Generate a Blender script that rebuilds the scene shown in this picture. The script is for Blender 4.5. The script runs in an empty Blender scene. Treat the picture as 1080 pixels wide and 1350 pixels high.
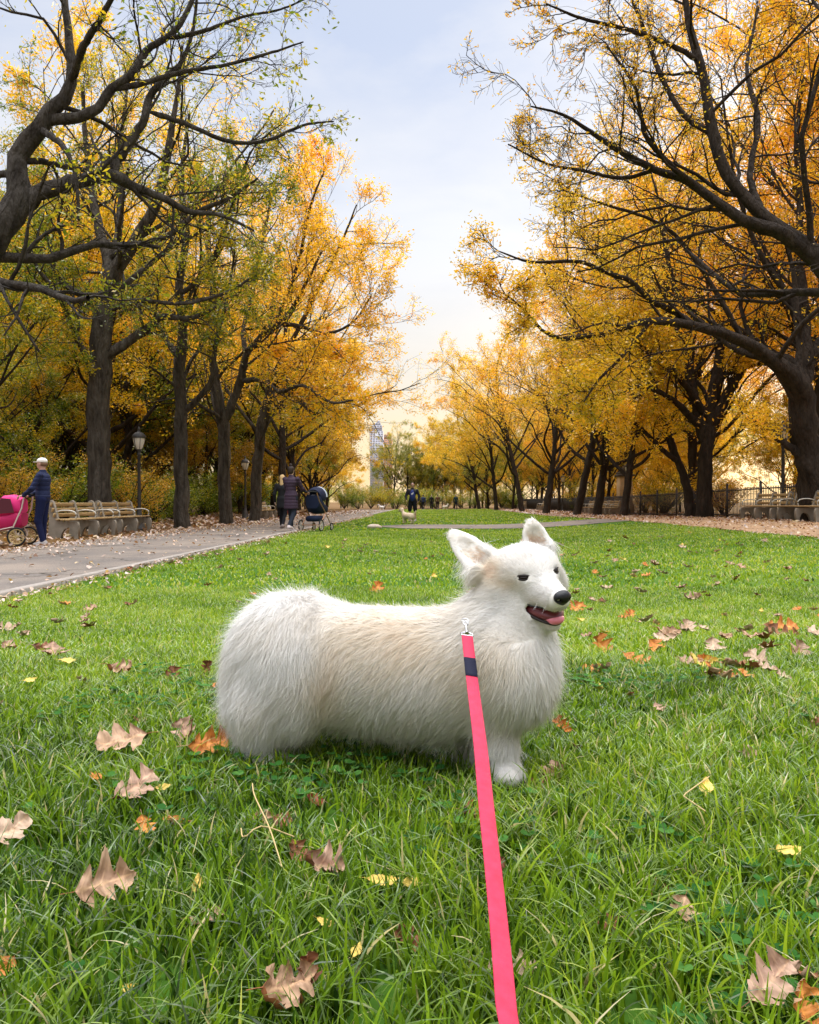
import bpy, math, random
import numpy as np
from mathutils import Vector, Matrix
SKIP = set()
C = bpy.context.scene.collection
R = math.radians
# ---------------------------------------------------------------- camera
CAM_Z, F, PITCH = 0.55, 1050.0, -0.0124
cd = bpy.data.cameras.new('camera'); cam = bpy.data.objects.new('camera', cd); C.objects.link(cam)
cam.location = (0, 0, CAM_Z); cam.rotation_euler = (math.pi/2 + PITCH, 0, 0)
cd.sensor_fit = 'HORIZONTAL'; cd.sensor_width = 36; cd.lens = 35.0; cd.clip_start = 0.05; cd.clip_end = 6000
cd.dof.use_dof = False
bpy.context.scene.camera = cam
# ---------------------------------------------------------------- light
SUN_EL, SUN_AZ = R(15), R(38)          # azimuth measured from +Y (ahead) to the right
sc = bpy.context.scene
w = bpy.data.worlds.new('World'); sc.world = w; w.use_nodes = True
nt = w.node_tree; N = nt.nodes; L = nt.links; N.clear()
out = N.new('ShaderNodeOutputWorld'); bg = N.new('ShaderNodeBackground'); L.new(bg.outputs[0], out.inputs[0])
sky = N.new('ShaderNodeTexSky'); sky.sky_type = 'NISHITA'; sky.sun_disc = False
sky.sun_elevation = SUN_EL; sky.sun_rotation = SUN_AZ; sky.dust_density = 2.0
tc = N.new('ShaderNodeTexCoord'); sep = N.new('ShaderNodeSeparateXYZ'); L.new(tc.outputs['Generated'], sep.inputs[0])
ramp = N.new('ShaderNodeValToRGB'); L.new(sep.outputs['Z'], ramp.inputs[0])
# thin high cloud: bright overhead, cream towards the low sun
el = ramp.color_ramp.elements
stops = [(0.0, (.98, .68, .34)), (.07, (.90, .70, .45)), (.16, (.77, .70, .62)), (.30, (.72, .75, .84)),
         (.50, (.58, .65, .82)), (.62, (.62, .68, .82)), (1.0, (1.0, 1.0, 1.0))]
el[0].position = 0; el[0].color = (*stops[0][1], 1); el[1].position = 1; el[1].color = (*stops[-1][1], 1)
for p, c in stops[1:-1]:
    e = el.new(p); e.color = (*c, 1)
# clouds
mp = N.new('ShaderNodeMapping'); mp.inputs['Scale'].default_value = (1.0, 1.0, 2.4); L.new(tc.outputs['Generated'], mp.inputs[0])
nz = N.new('ShaderNodeTexNoise'); nz.inputs['Scale'].default_value = 2.6; nz.inputs['Detail'].default_value = 7
nz.inputs['Roughness'].default_value = .55; nz.inputs['Distortion'].default_value = .4; L.new(mp.outputs[0], nz.inputs['Vector'])
cr = N.new('ShaderNodeValToRGB'); L.new(nz.outputs[0], cr.inputs[0]); cr.color_ramp.elements[0].position = .42; cr.color_ramp.elements[1].position = .60
mx = N.new('ShaderNodeMix'); mx.data_type = 'RGBA'; L.new(cr.outputs[0], mx.inputs['Factor']); L.new(ramp.outputs[0], mx.inputs[6])
warm = N.new('ShaderNodeValToRGB'); L.new(sep.outputs['Z'], warm.inputs[0])
warm.color_ramp.elements[0].color = (.90, .75, .53, 1); warm.color_ramp.elements[1].position = .3; warm.color_ramp.elements[1].color = (.86, .86, .89, 1)
mfac = N.new('ShaderNodeMath'); mfac.operation = 'MULTIPLY'; mfac.inputs[1].default_value = .75; L.new(cr.outputs[0], mfac.inputs[0]); L.new(mfac.outputs[0], mx.inputs['Factor'])
L.new(warm.outputs[0], mx.inputs[7])
# added boost of the unseen sky above the frame, to brighten the scene
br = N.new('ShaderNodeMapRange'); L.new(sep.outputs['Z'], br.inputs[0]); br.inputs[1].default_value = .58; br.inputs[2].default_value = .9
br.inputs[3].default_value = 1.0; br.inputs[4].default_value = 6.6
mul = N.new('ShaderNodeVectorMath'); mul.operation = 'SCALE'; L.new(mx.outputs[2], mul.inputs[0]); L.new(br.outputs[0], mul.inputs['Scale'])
sk = N.new('ShaderNodeVectorMath'); sk.operation = 'SCALE'; L.new(sky.outputs[0], sk.inputs[0]); sk.inputs['Scale'].default_value = .035
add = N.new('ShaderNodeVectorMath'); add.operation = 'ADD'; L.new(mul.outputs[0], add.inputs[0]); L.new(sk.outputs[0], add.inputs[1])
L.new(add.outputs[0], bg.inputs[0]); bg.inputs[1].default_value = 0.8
sd = bpy.data.lights.new('sun', 'SUN'); sd.energy = 5.0; sd.angle = R(2.5); sd.color = (1.0, .80, .55)
so = bpy.data.objects.new('sun', sd); C.objects.link(so)
sdir = Vector((math.sin(SUN_AZ)*math.cos(SUN_EL), math.cos(SUN_AZ)*math.cos(SUN_EL), math.sin(SUN_EL)))
so.rotation_euler = sdir.to_track_quat('Z', 'Y').to_euler(); so.location = (0, 0, 30)
sc.view_settings.view_transform = 'Standard'; sc.view_settings.look = 'None'; sc.view_settings.gamma = 1
sc.view_settings.exposure = 0.27
sc.render.film_transparent = False
try:
    sc.cycles.max_bounces = 7; sc.cycles.diffuse_bounces = 4; sc.cycles.transmission_bounces = 5; sc.cycles.use_denoising = True
    sc.cycles.sample_clamp_indirect = 4
except Exception: pass
# ---------------------------------------------------------------- helpers
def sst(a, b, x):
    t = np.clip((np.asarray(x, float)-a)/(b-a), 0, 1); return t*t*(3-2*t)
def terrain(x, y):
    x = np.asarray(x, float); y = np.asarray(y, float)
    z = -0.32*sst(2.0, 7.0, np.hypot(x*.8, y))
    z = z + .30*sst(2.5, 9.5, x)*sst(4, 14, y)*(1-.75*sst(22, 50, y))
    return z + .012*np.sin(x*1.9+.6)*np.cos(y*1.3)*sst(1, 4, y)*(1-sst(12, 25, y))
def ray(px, py):
    u = (px-540)/F; v = (675-py)/F
    cp, sp = math.cos(PITCH), math.sin(PITCH)
    return np.array([u, cp - v*sp, sp + v*cp])
def at(px, py, Y):
    d = ray(px, py); return np.array([d[0]/d[1]*Y, Y, CAM_Z + d[2]/d[1]*Y])
def ground(px, py, dz=0.0):
    d = ray(px, py); d = d/d[1]; lo = .3
    Y = .3
    while Y < 400:
        if CAM_Z + d[2]*Y < terrain(d[0]*Y, Y)+dz: break
        lo = Y; Y *= 1.02
    hi = Y
    for _ in range(20):
        m = (lo+hi)/2
        if CAM_Z + d[2]*m < terrain(d[0]*m, m)+dz: hi = m
        else: lo = m
    return np.array([d[0]*hi, hi, float(terrain(d[0]*hi, hi))])

def tag(o, label=None, cat=None, group=None, kind=None):
    if label: o['label'] = label
    if cat: o['category'] = cat
    if group: o['group'] = group
    if kind: o['kind'] = kind
    return o
def thing(name, label, cat, loc=(0, 0, 0), rz=0, group=None):
    o = bpy.data.objects.new(name, None); C.objects.link(o); o.location = loc; o.rotation_euler = (0, 0, rz)
    o.empty_display_size = .2
    return tag(o, label, cat, group)
def np_mesh(name, V, Fc, mat, smooth=False, attr=None, normals=None):
    """V (n,3); Fc list of int arrays (m,k)"""
    me = bpy.data.meshes.new(name)
    V = np.ascontiguousarray(V, dtype=np.float32)
    if not isinstance(Fc, (list, tuple)): Fc = [Fc]
    Fc = [np.asarray(f, dtype=np.int32) for f in Fc if len(f)]
    me.vertices.add(len(V)); me.vertices.foreach_set('co', V.ravel())
    tot = np.concatenate([np.full(len(f), f.shape[1], np.int32) for f in Fc])
    idx = np.concatenate([f.ravel() for f in Fc])
    me.loops.add(len(idx)); me.loops.foreach_set('vertex_index', idx)
    me.polygons.add(len(tot)); st = np.zeros(len(tot), np.int32); st[1:] = np.cumsum(tot)[:-1]
    me.polygons.foreach_set('loop_start', st)
    try: me.polygons.foreach_set('loop_total', tot)
    except Exception: pass
    if smooth: me.polygons.foreach_set('use_smooth', np.ones(len(tot), bool))
    if attr:
        for k, a in attr.items():
            a = np.asarray(a, dtype=np.float32)
            if a.ndim == 1:
                at_ = me.attributes.new(k, 'FLOAT', 'POINT'); at_.data.foreach_set('value', a)
            else:
                at_ = me.attributes.new(k, 'FLOAT_VECTOR', 'POINT'); at_.data.foreach_set('vector', a.ravel())
    me.update(calc_edges=True); me.validate()
    if normals is not None:
        me.normals_split_custom_set_from_vertices(np.ascontiguousarray(normals, dtype=np.float32))
    for m in (mat if isinstance(mat, (list, tuple)) else [mat]): me.materials.append(m)
    return me
def link(name, me, parent=None, loc=None):
    o = bpy.data.objects.new(name, me); C.objects.link(o)
    if parent is not None: o.parent = parent
    if loc is not None: o.location = loc
    return o
def copy_tree(o, parent=None):
    c = o.copy(); C.objects.link(c)
    if parent is not None: c.parent = parent
    for ch in list(o.children): copy_tree(ch, c)
    return c
class MB:
    """collects shapes into one mesh"""
    def __init__(s): s.V = []; s.F3 = []; s.F4 = []; s.n = 0
    def add(s, V, F):
        V = np.asarray(V, float); F = np.asarray(F, int)
        (s.F3 if F.shape[1] == 3 else s.F4).append(F + s.n); s.V.append(V); s.n += len(V); return s
    def box(s, c, d, rot=None, bev=0.0):
        d = np.asarray(d, float)/2; c = np.asarray(c, float)
        b = min(bev, d.min()*.9)
        if b <= 0:
            V = np.array([[x, y, z] for x in (-1, 1) for y in (-1, 1) for z in (-1, 1)])*d
            F = [[0, 1, 3, 2], [4, 6, 7, 5], [0, 4, 5, 1], [2, 3, 7, 6], [0, 2, 6, 4], [1, 5, 7, 3]]
        else:
            lv = []
            for z, k in ((-d[2], b), (-d[2]+b, 0), (d[2]-b, 0), (d[2], b)):
                x, y = d[0]-k, d[1]-k
                lv += [[-x+b*.6, -y, z], [x-b*.6, -y, z], [x, -y+b*.6, z], [x, y-b*.6, z], [x-b*.6, y, z], [-x+b*.6, y, z], [-x, y-b*.6, z], [-x, -y+b*.6, z]]
            V = np.array(lv); F = []
            for l in range(3):
                for i in range(8):
                    j = (i+1) % 8; F.append([l*8+i, l*8+j, l*8+8+j, l*8+8+i])
            for o_, fl in ((0, 1), (24, 0)):
                q = [[0, 1, 2, 3], [0, 3, 4, 7], [4, 5, 6, 7]]
                for a in q: F.append([o_+i for i in (a[::-1] if fl else a)])
        if rot is not None: V = V @ np.array(Matrix(rot).to_3x3()).T if not isinstance(rot, np.ndarray) else V @ rot.T
        return s.add(V + c, F)
    def tube(s, pts, r, n=8, cap=True, flat=None):
        pts = np.asarray(pts, float); m = len(pts); r = np.broadcast_to(np.asarray(r, float), (m,))
        T = np.gradient(pts, axis=0); T /= np.linalg.norm(T, axis=1)[:, None]+1e-9
        up = np.array([0, 0, 1.]) if abs(T[:, 2]).mean() < .9 else np.array([0, 1., 0])
        A = np.cross(T, up); A /= np.linalg.norm(A, axis=1)[:, None]+1e-9; B = np.cross(A, T)
        th = np.linspace(0, 2*np.pi, n, endpoint=False)
        fx, fy = flat if flat else (1, 1)
        V = pts[:, None]+r[:, None, None]*(A[:, None]*np.cos(th)[None, :, None]*fx+B[:, None]*np.sin(th)[None, :, None]*fy)
        i = np.arange(m-1)[:, None]*n; j = np.arange(n)[None]; j2 = (j+1) % n
        F = np.stack([i+j, i+j2, i+n+j2, i+n+j], -1).reshape(-1, 4)
        V = V.reshape(-1, 3); s.add(V, F)
        if cap:
            for e, o_ in ((0, 0), (m-1, (m-1)*n)):
                k = s.n; ring = V[o_:o_+n]; VV = np.vstack([ring, pts[e:e+1]])
                s.add(VV, [[q, (q+1) % n, n][::(-1 if e == 0 else 1)] for q in range(n)])
        return s
    def lathe(s, prof, c=(0, 0, 0), n=16, rot=None):
        prof = np.asarray(prof, float); th = np.linspace(0, 2*np.pi, n, endpoint=False)
        V = np.stack([prof[:, 0:1]*np.cos(th), prof[:, 0:1]*np.sin(th), np.repeat(prof[:, 1:2], n, 1)], -1).reshape(-1, 3)
        m = len(prof); i = np.arange(m-1)[:, None]*n; j = np.arange(n)[None]; j2 = (j+1) % n
        F = np.stack([i+j, i+j2, i+n+j2, i+n+j], -1).reshape(-1, 4)
        if rot is not None: V = V @ np.asarray(rot).T
        return s.add(V+np.asarray(c, float), F)
    def prism(s, poly, y0, y1, plane='xz', off=(0, 0, 0)):
        poly = np.asarray(poly, float); n = len(poly)
        def P(y):
            if plane == 'xz': return np.stack([poly[:, 0], np.full(n, y), poly[:, 1]], 1)
            if plane == 'yz': return np.stack([np.full(n, y), poly[:, 0], poly[:, 1]], 1)
            return np.stack([poly[:, 0], poly[:, 1], np.full(n, y)], 1)
        from mathutils.geometry import tessellate_polygon
        tr = np.array(tessellate_polygon([[Vector((a, b, 0)) for a, b in poly]]))
        V = np.vstack([P(y0), P(y1)])+np.asarray(off, float)
        s.add(V, np.vstack([tr, tr[:, ::-1]+n]))
        i = np.arange(n); j = (i+1) % n
        return s.add(V, np.stack([i, j, j+n, i+n], 1))
    def mesh(s, name, mat, smooth=False):
        V = np.vstack(s.V); Fc = [np.vstack(f) for f in (s.F3, s.F4) if f]
        me = np_mesh(name, V, Fc, mat, smooth)
        return me
    def build(s, name, mat, parent=None, loc=None, smooth=False):
        return link(name, s.mesh(name, mat, smooth), parent, loc)

def mat(name, base, rough=.7, spec=.3, metal=0, noise=None, bump=None, var=None, alpha=None, trans=0, emit=None, coat=0, sheen=0):
    """noise=(scale, colour2, contrast) second colour by noise; bump=(scale, strength, dist)"""
    m = bpy.data.materials.new(name); m.use_nodes = True; nt = m.node_tree; N = nt.nodes; L = nt.links
    b = N['Principled BSDF']; b.inputs['Base Color'].default_value = (*base, 1); b.inputs['Roughness'].default_value = rough
    b.inputs['Specular IOR Level'].default_value = spec; b.inputs['Metallic'].default_value = metal
    if coat: b.inputs['Coat Weight'].default_value = coat
    if sheen: b.inputs['Sheen Weight'].default_value = sheen
    tc = N.new('ShaderNodeTexCoord')
    if noise:
        sc_, c2, ct = noise[:3]
        nz = N.new('ShaderNodeTexNoise'); nz.inputs['Scale'].default_value = sc_; nz.inputs['Detail'].default_value = 5
        if len(noise) > 3:
            mp = N.new('ShaderNodeMapping'); mp.inputs['Scale'].default_value = noise[3]; L.new(tc.outputs['Object'], mp.inputs[0]); L.new(mp.outputs[0], nz.inputs['Vector'])
        else: L.new(tc.outputs['Object'], nz.inputs['Vector'])
        r = N.new('ShaderNodeValToRGB'); L.new(nz.outputs[0], r.inputs[0])
        r.color_ramp.elements[0].position = .5-ct/2; r.color_ramp.elements[1].position = .5+ct/2
        r.color_ramp.elements[0].color = (*base, 1); r.color_ramp.elements[1].color = (*c2, 1)
        L.new(r.outputs[0], b.inputs['Base Color'])
    if bump:
        nb = N.new('ShaderNodeTexNoise'); nb.inputs['Scale'].default_value = bump[0]; nb.inputs['Detail'].default_value = 6
        if len(bump) > 3:
            mp = N.new('ShaderNodeMapping'); mp.inputs['Scale'].default_value = bump[3]; L.new(tc.outputs['Object'], mp.inputs[0]); L.new(mp.outputs[0], nb.inputs['Vector'])
        else: L.new(tc.outputs['Object'], nb.inputs['Vector'])
        bp = N.new('ShaderNodeBump'); bp.inputs['Strength'].default_value = bump[1]; bp.inputs['Distance'].default_value = bump[2]
        L.new(nb.outputs[0], bp.inputs['Height']); L.new(bp.outputs[0], b.inputs['Normal'])
    if trans: b.inputs['Transmission Weight'].default_value = trans
    if alpha is not None: b.inputs['Alpha'].default_value = alpha
    return m
def leaf_mat(name, cols, transl=.5, use_obj=False, attr='tint', rough=.55, spec=.25, root=None):
    """thin leaf: diffuse + translucent, colour from the per-leaf tint"""
    m = bpy.data.materials.new(name); m.use_nodes = True; nt = m.node_tree; N = nt.nodes; L = nt.links
    N.remove(N['Principled BSDF']); out = N['Material Output']
    a = N.new('ShaderNodeAttribute'); a.attribute_name = attr
    r = N.new('ShaderNodeValToRGB'); L.new(a.outputs['Fac'], r.inputs[0])
    e = r.color_ramp.elements; e[0].color = (*cols[0], 1); e[1].color = (*cols[-1], 1)
    for i, c in enumerate(cols[1:-1]): k = e.new((i+1)/(len(cols)-1)); k.color = (*c, 1)
    col = r.outputs[0]
    if use_obj:
        oi = N.new('ShaderNodeObjectInfo'); mm = N.new('ShaderNodeMix'); mm.data_type = 'RGBA'; mm.blend_type = 'MULTIPLY'; mm.inputs['Factor'].default_value = 1
        L.new(col, mm.inputs[6]); L.new(oi.outputs['Color'], mm.inputs[7]); col = mm.outputs[2]
    d = N.new('ShaderNodeBsdfDiffuse'); t = N.new('ShaderNodeBsdfTranslucent'); g = N.new('ShaderNodeBsdfGlossy'); g.inputs['Roughness'].default_value = rough
    mx = N.new('ShaderNodeMixShader'); mx.inputs[0].default_value = transl
    L.new(col, d.inputs[0]); L.new(col, t.inputs[0]); L.new(d.outputs[0], mx.inputs[1]); L.new(t.outputs[0], mx.inputs[2])
    fr = N.new('ShaderNodeFresnel'); fr.inputs[0].default_value = 1.35; ms = N.new('ShaderNodeMath'); ms.operation = 'MULTIPLY'; ms.inputs[1].default_value = spec
    L.new(fr.outputs[0], ms.inputs[0]); m2 = N.new('ShaderNodeMixShader'); L.new(ms.outputs[0], m2.inputs[0]); L.new(mx.outputs[0], m2.inputs[1]); L.new(g.outputs[0], m2.inputs[2])
    L.new(m2.outputs[0], out.inputs[0]); return m

# ---------------------------------------------------------------- soft solids (continuous bodies)
def sdf_mesh(prims, res, k=.02, pad=.02):
    """prims: ('cap', a, b, ra, rb[, k]) tapered capsule | ('ell', c, (rx,ry,rz)[, 3x3 rows axes][, k]) | ('cut', same as ell). smooth union -> surface nets"""
    lo = np.full(3, 1e9); hi = np.full(3, -1e9)
    for p in prims:
        if p[0] == 'cap':
            r = max(p[3], p[4]); a = np.array(p[1]); b = np.array(p[2]); lo = np.minimum(lo, np.minimum(a, b)-r); hi = np.maximum(hi, np.maximum(a, b)+r)
        elif p[0] == 'ell':
            r = max(p[2]); lo = np.minimum(lo, np.array(p[1])-r); hi = np.maximum(hi, np.array(p[1])+r)
    lo -= pad; hi += pad
    n = np.ceil((hi-lo)/res).astype(int)+1
    G = np.full(n, .2, np.float32)
    for p in prims:
        kk = p[-1] if isinstance(p[-1], float) and ((p[0] == 'cap' and len(p) == 6) or (p[0] != 'cap' and len(p) > 3)) else k
        if p[0] == 'cap':
            a = np.array(p[1], float); b = np.array(p[2], float); ra, rb = p[3], p[4]
            bl = np.minimum(a-ra, b-rb)-kk-2*res; bh = np.maximum(a+ra, b+rb)+kk+2*res
        else:
            c = np.array(p[1], float); rr = np.array(p[2], float); m_ = rr.max()
            bl = c-m_-kk-2*res; bh = c+m_+kk+2*res
        i0 = np.clip(np.floor((bl-lo)/res).astype(int), 0, n-1); i1 = np.clip(np.ceil((bh-lo)/res).astype(int)+1, 1, n)
        ax = [lo[i]+res*np.arange(i0[i], i1[i]) for i in range(3)]
        X = np.stack(np.meshgrid(*ax, indexing='ij'), -1)
        if p[0] == 'cap':
            ab = b-a; t = np.clip(((X-a)@ab)/max(ab@ab, 1e-9), 0, 1)
            d = np.linalg.norm(X-a-t[..., None]*ab, axis=-1)-(ra+(rb-ra)*t)
        else:
            Q = X-c
            if len(p) > 3 and not isinstance(p[3], float) and p[3] is not None: Q = Q@np.array(p[3], float).T
            q = Q/rr; k0 = np.linalg.norm(q, axis=-1); k1 = np.linalg.norm(Q/rr**2, axis=-1)
            d = k0*(k0-1)/np.maximum(k1, 1e-6); d = np.where(k0 < .05, -rr.min(), d)
        sl = tuple(slice(i0[i], i1[i]) for i in range(3)); g = G[sl]
        if p[0] == 'cut':
            h = np.maximum(kk-np.abs(g+d), 0)/kk; G[sl] = np.maximum(g, -d)+h*h*kk*.25
        else:
            h = np.maximum(kk-np.abs(g-d), 0)/kk; G[sl] = np.minimum(g, d)-h*h*kk*.25
    # surface nets
    S = G < 0; nx, ny, nz = n-1
    cnt = np.zeros((nx, ny, nz), np.float32); acc = np.zeros((nx, ny, nz, 3), np.float32)
    offs = [(i, j, k2) for i in (0, 1) for j in (0, 1) for k2 in (0, 1)]
    for a in offs:
        for axn in range(3):
            if a[axn]: continue
            b = list(a); b[axn] = 1; b = tuple(b)
            ga = G[a[0]:a[0]+nx, a[1]:a[1]+ny, a[2]:a[2]+nz]; gb = G[b[0]:b[0]+nx, b[1]:b[1]+ny, b[2]:b[2]+nz]
            m = (ga < 0) != (gb < 0); t = np.where(m, ga/np.where(m, ga-gb, 1), 0)
            cnt += m
            for q in range(3): acc[..., q] += m*(a[q]+(t if q == axn else 0))
    act = cnt > 0; ids = np.full(act.shape, -1, np.int64); ids[act] = np.arange(act.sum())
    cell = np.argwhere(act); V = (cell+acc[act]/cnt[act][:, None])*res+lo
    Q = []
    for axn in range(3):
        u, v = (axn+1) % 3, (axn+2) % 3
        s0 = [slice(1, nx), slice(1, ny), slice(1, nz)]; s0[axn] = slice(0, [nx, ny, nz][axn]); s1 = list(s0); s1[axn] = slice(1, [nx, ny, nz][axn]+1)
        A_ = S[tuple(s0)]; B_ = S[tuple(s1)]; e = np.argwhere(A_ != B_)
        e = e+np.array([0 if i == axn else 1 for i in range(3)])
        if len(e) == 0: continue
        du = np.eye(3, dtype=int)[u]; dv = np.eye(3, dtype=int)[v]
        c = [ids[tuple((e-p_).T)] for p_ in (du*0, du, du+dv, dv)]
        q = np.stack(c, 1); fl = S[tuple(e.T)]
        q[fl] = q[fl][:, ::-1]; Q.append(q)
    Q = np.vstack(Q)[:, ::-1]
    return V, Q
def vnormals(V, Q):
    nrm = np.cross(V[Q[:, 2]]-V[Q[:, 0]], V[Q[:, 3]]-V[Q[:, 1]]) if Q.shape[1] == 4 else np.cross(V[Q[:, 1]]-V[Q[:, 0]], V[Q[:, 2]]-V[Q[:, 0]])
    out = np.zeros_like(V)
    for i in range(Q.shape[1]):
        for k in range(3): out[:, k] += np.bincount(Q[:, i], nrm[:, k], minlength=len(V))
    return out/(np.linalg.norm(out, axis=1)[:, None]+1e-12)
# ---------------------------------------------------------------- ground, paths
SL = .024
def kx(y): return -3.81+SL*y       # lawn edge of the left path
def make_ground():
    rng = np.random.default_rng(3)
    us = np.concatenate([-np.geomspace(40, 2500, 14)[::-1], np.linspace(-36, -8, 15), np.linspace(-7.6, -4.0, 8), [-3.87, -3.83, -3.75], np.linspace(-3.5, 6.8, 36), [6.88, 6.95], np.linspace(7.2, 12, 12), np.linspace(13, 38, 14), np.geomspace(42, 2500, 14)])
    ys = np.concatenate([-np.geomspace(3, 400, 10)[::-1], np.linspace(-2, 12, 90), np.linspace(12.5, 80, 90), np.geomspace(82, 3000, 24)])
    U, Y = np.meshgrid(us, ys); X = U+SL*np.clip(Y, -5, 120); Z = terrain(X, Y)
    V = np.stack([X, Y, Z], -1).reshape(-1, 3); n = len(us); m = len(ys)
    i = np.arange(m-1)[:, None]*n; j = np.arange(n-1)[None]
    Fq = np.stack([i+j, i+j+1, i+n+j+1, i+n+j], -1).reshape(-1, 4)
    lawn = ((U > -3.84) & (U < 6.91) & (Y < 95)).astype(float).ravel()
    m_ = bpy.data.materials.new('ground'); m_.use_nodes = True; nt = m_.node_tree; N = nt.nodes; L = nt.links; b = N['Principled BSDF']; b.inputs['Roughness'].default_value = .95; b.inputs['Specular IOR Level'].default_value = .1
    tc = N.new('ShaderNodeTexCoord')
    def noise(s, d=6): q = N.new('ShaderNodeTexNoise'); q.inputs['Scale'].default_value = s; q.inputs['Detail'].default_value = d; L.new(tc.outputs['Object'], q.inputs['Vector']); return q.outputs[0]
    def ramp(src, st):
        r = N.new('ShaderNodeValToRGB'); L.new(src, r.inputs[0]); e = r.color_ramp.elements; e[0].position = st[0][0]; e[0].color = (*st[0][1], 1); e[1].position = st[-1][0]; e[1].color = (*st[-1][1], 1)
        for p, c in st[1:-1]: k = e.new(p); k.color = (*c, 1)
        return r.outputs[0]
    g1 = ramp(noise(.35), [(.3, (.030, .085, .008)), (.5, (.055, .12, .012)), (.7, (.10, .15, .016))])
    dirt = ramp(noise(9), [(.3, (.05, .032, .015)), (.5, (.12, .065, .025)), (.7, (.22, .12, .04))])
    a = N.new('ShaderNodeAttribute'); a.attribute_name = 'lawn'
    mx = N.new('ShaderNodeMix'); mx.data_type = 'RGBA'; L.new(a.outputs['Fac'], mx.inputs[0]); L.new(dirt, mx.inputs[6]); L.new(g1, mx.inputs[7]); L.new(mx.outputs[2], b.inputs['Base Color'])
    o = link('ground', np_mesh('ground', V, Fq, m_, True, {'lawn': lawn})); tag(o, 'green lawn and leaf littered soil of the park', None, None, 'structure')
def strip(name, f0, f1, ys, m_, dz, label, nx=6, thick=None):
    t = np.linspace(0, 1, nx)
    X = np.array([f0(y)+(f1(y)-f0(y))*t for y in ys]); Y = np.repeat(np.array(ys)[:, None], nx, 1); Z = terrain(X, Y)+dz
    V = np.stack([X, Y, Z], -1).reshape(-1, 3); i = np.arange(len(ys)-1)[:, None]*nx; j = np.arange(nx-1)[None]
    Fq = np.stack([i+j, i+j+1, i+nx+j+1, i+nx+j], -1).reshape(-1, 4)
    o = link(name, np_mesh(name, V, Fq, m_, True)); return tag(o, label, None, None, 'structure')
def make_paths():
    asph = mat('asphalt', (.145, .128, .115), .9, .2, noise=(.8, (.24, .20, .165), .3), bump=(90, .5, .004))
    nt = asph.node_tree; N = nt.nodes; L = nt.links; b = N['Principled BSDF']; src = b.inputs['Base Color'].links[0].from_socket; tcn = [n for n in N if n.type == 'TEX_COORD'][0]
    dn = N.new('ShaderNodeTexNoise'); dn.inputs['Scale'].default_value = 1.3; L.new(tcn.outputs['Object'], dn.inputs['Vector']); va = N.new('ShaderNodeVectorMath'); va.operation = 'ADD'; L.new(tcn.outputs['Object'], va.inputs[0]); L.new(dn.outputs['Color'], va.inputs[1])
    vo = N.new('ShaderNodeTexVoronoi'); vo.feature = 'DISTANCE_TO_EDGE'; vo.inputs['Scale'].default_value = .38; L.new(va.outputs[0], vo.inputs['Vector']); vr = N.new('ShaderNodeValToRGB'); L.new(vo.outputs['Distance'], vr.inputs[0]); vr.color_ramp.elements[0].color = (.35, .33, .3, 1); vr.color_ramp.elements[0].position = .004; vr.color_ramp.elements[1].position = .012
    fn_ = N.new('ShaderNodeTexNoise'); fn_.inputs['Scale'].default_value = 55; fn_.inputs['Detail'].default_value = 4; L.new(tcn.outputs['Object'], fn_.inputs['Vector']); fr = N.new('ShaderNodeValToRGB'); L.new(fn_.outputs[0], fr.inputs[0]); fr.color_ramp.elements[0].position = .35; fr.color_ramp.elements[0].color = (.72, .72, .72, 1); fr.color_ramp.elements[1].position = .65; fr.color_ramp.elements[1].color = (1.25, 1.2, 1.15, 1)
    for q in (vr.outputs[0], fr.outputs[0]):
        mm = N.new('ShaderNodeMix'); mm.data_type = 'RGBA'; mm.blend_type = 'MULTIPLY'; mm.inputs['Factor'].default_value = 1; L.new(src, mm.inputs[6]); L.new(q, mm.inputs[7]); src = mm.outputs[2]
    L.new(src, b.inputs['Base Color'])
    dirtp = mat('leafy_path', (.27, .17, .095), .95, .1, noise=(1.4, (.42, .27, .16), .4), bump=(40, .6, .01))
    ys = np.concatenate([np.linspace(-6, 14, 60), np.linspace(14.5, 90, 80)])
    strip('left_path', lambda y: -7.7+SL*y, lambda y: kx(y)-.10, ys, asph, .012, 'grey asphalt path along the left row of trees')
    strip('right_path', lambda y: 6.9+SL*y, lambda y: 10.9+SL*y, ys, dirtp, .012, 'tan leaf covered path along the right railing')
    # kerb
    con = mat('concrete_kerb', (.36, .31, .27), .9, .2, noise=(6, (.24, .21, .18), .5), bump=(60, .4, .004))
    V = []; prof = [(-.10, -.05), (-.10, .05), (-.09, .062), (-.012, .062), (0, .05), (0, -.05)]
    for y in ys: V += [[kx(y)+a, y, float(terrain(kx(y)+a, y))+b] for a, b in prof]
    n = 6; i = np.arange(len(ys)-1)[:, None]*n; j = np.arange(n-1)[None]
    Fq = np.stack([i+j, i+j+1, i+n+j+1, i+n+j], -1).reshape(-1, 4)
    tag(link('kerb', np_mesh('kerb', np.array(V), Fq[:, ::-1], con)), 'low concrete kerb between the lawn and the grey path', None, None, 'structure')
    # cross path in the lawn
    pts = np.array([(-1.0, 28.3), (1.2, 28.2), (3.4, 28.0), (5.4, 28.2), (7.6, 29.5)])
    t = np.linspace(0, 1, 40); P = np.stack([np.interp(t, np.linspace(0, 1, 5), pts[:, k]) for k in (0, 1)], 1)
    V = []
    for k, (x, y) in enumerate(P):
        w_ = 2.3*min(1, .3+k/6)
        V += [[x, y-w_*1.0, float(terrain(x, y-w_*1.0))+.014], [x, y+w_, float(terrain(x, y+w_))+.014]]
    i = np.arange(39)*2
    tag(link('cross_path', np_mesh('cross_path', np.array(V), np.stack([i, i+2, i+3, i+1], 1), asph, True)), 'narrow grey path crossing the lawn behind the dog', None, None, 'structure')
make_ground(); make_paths()
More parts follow.
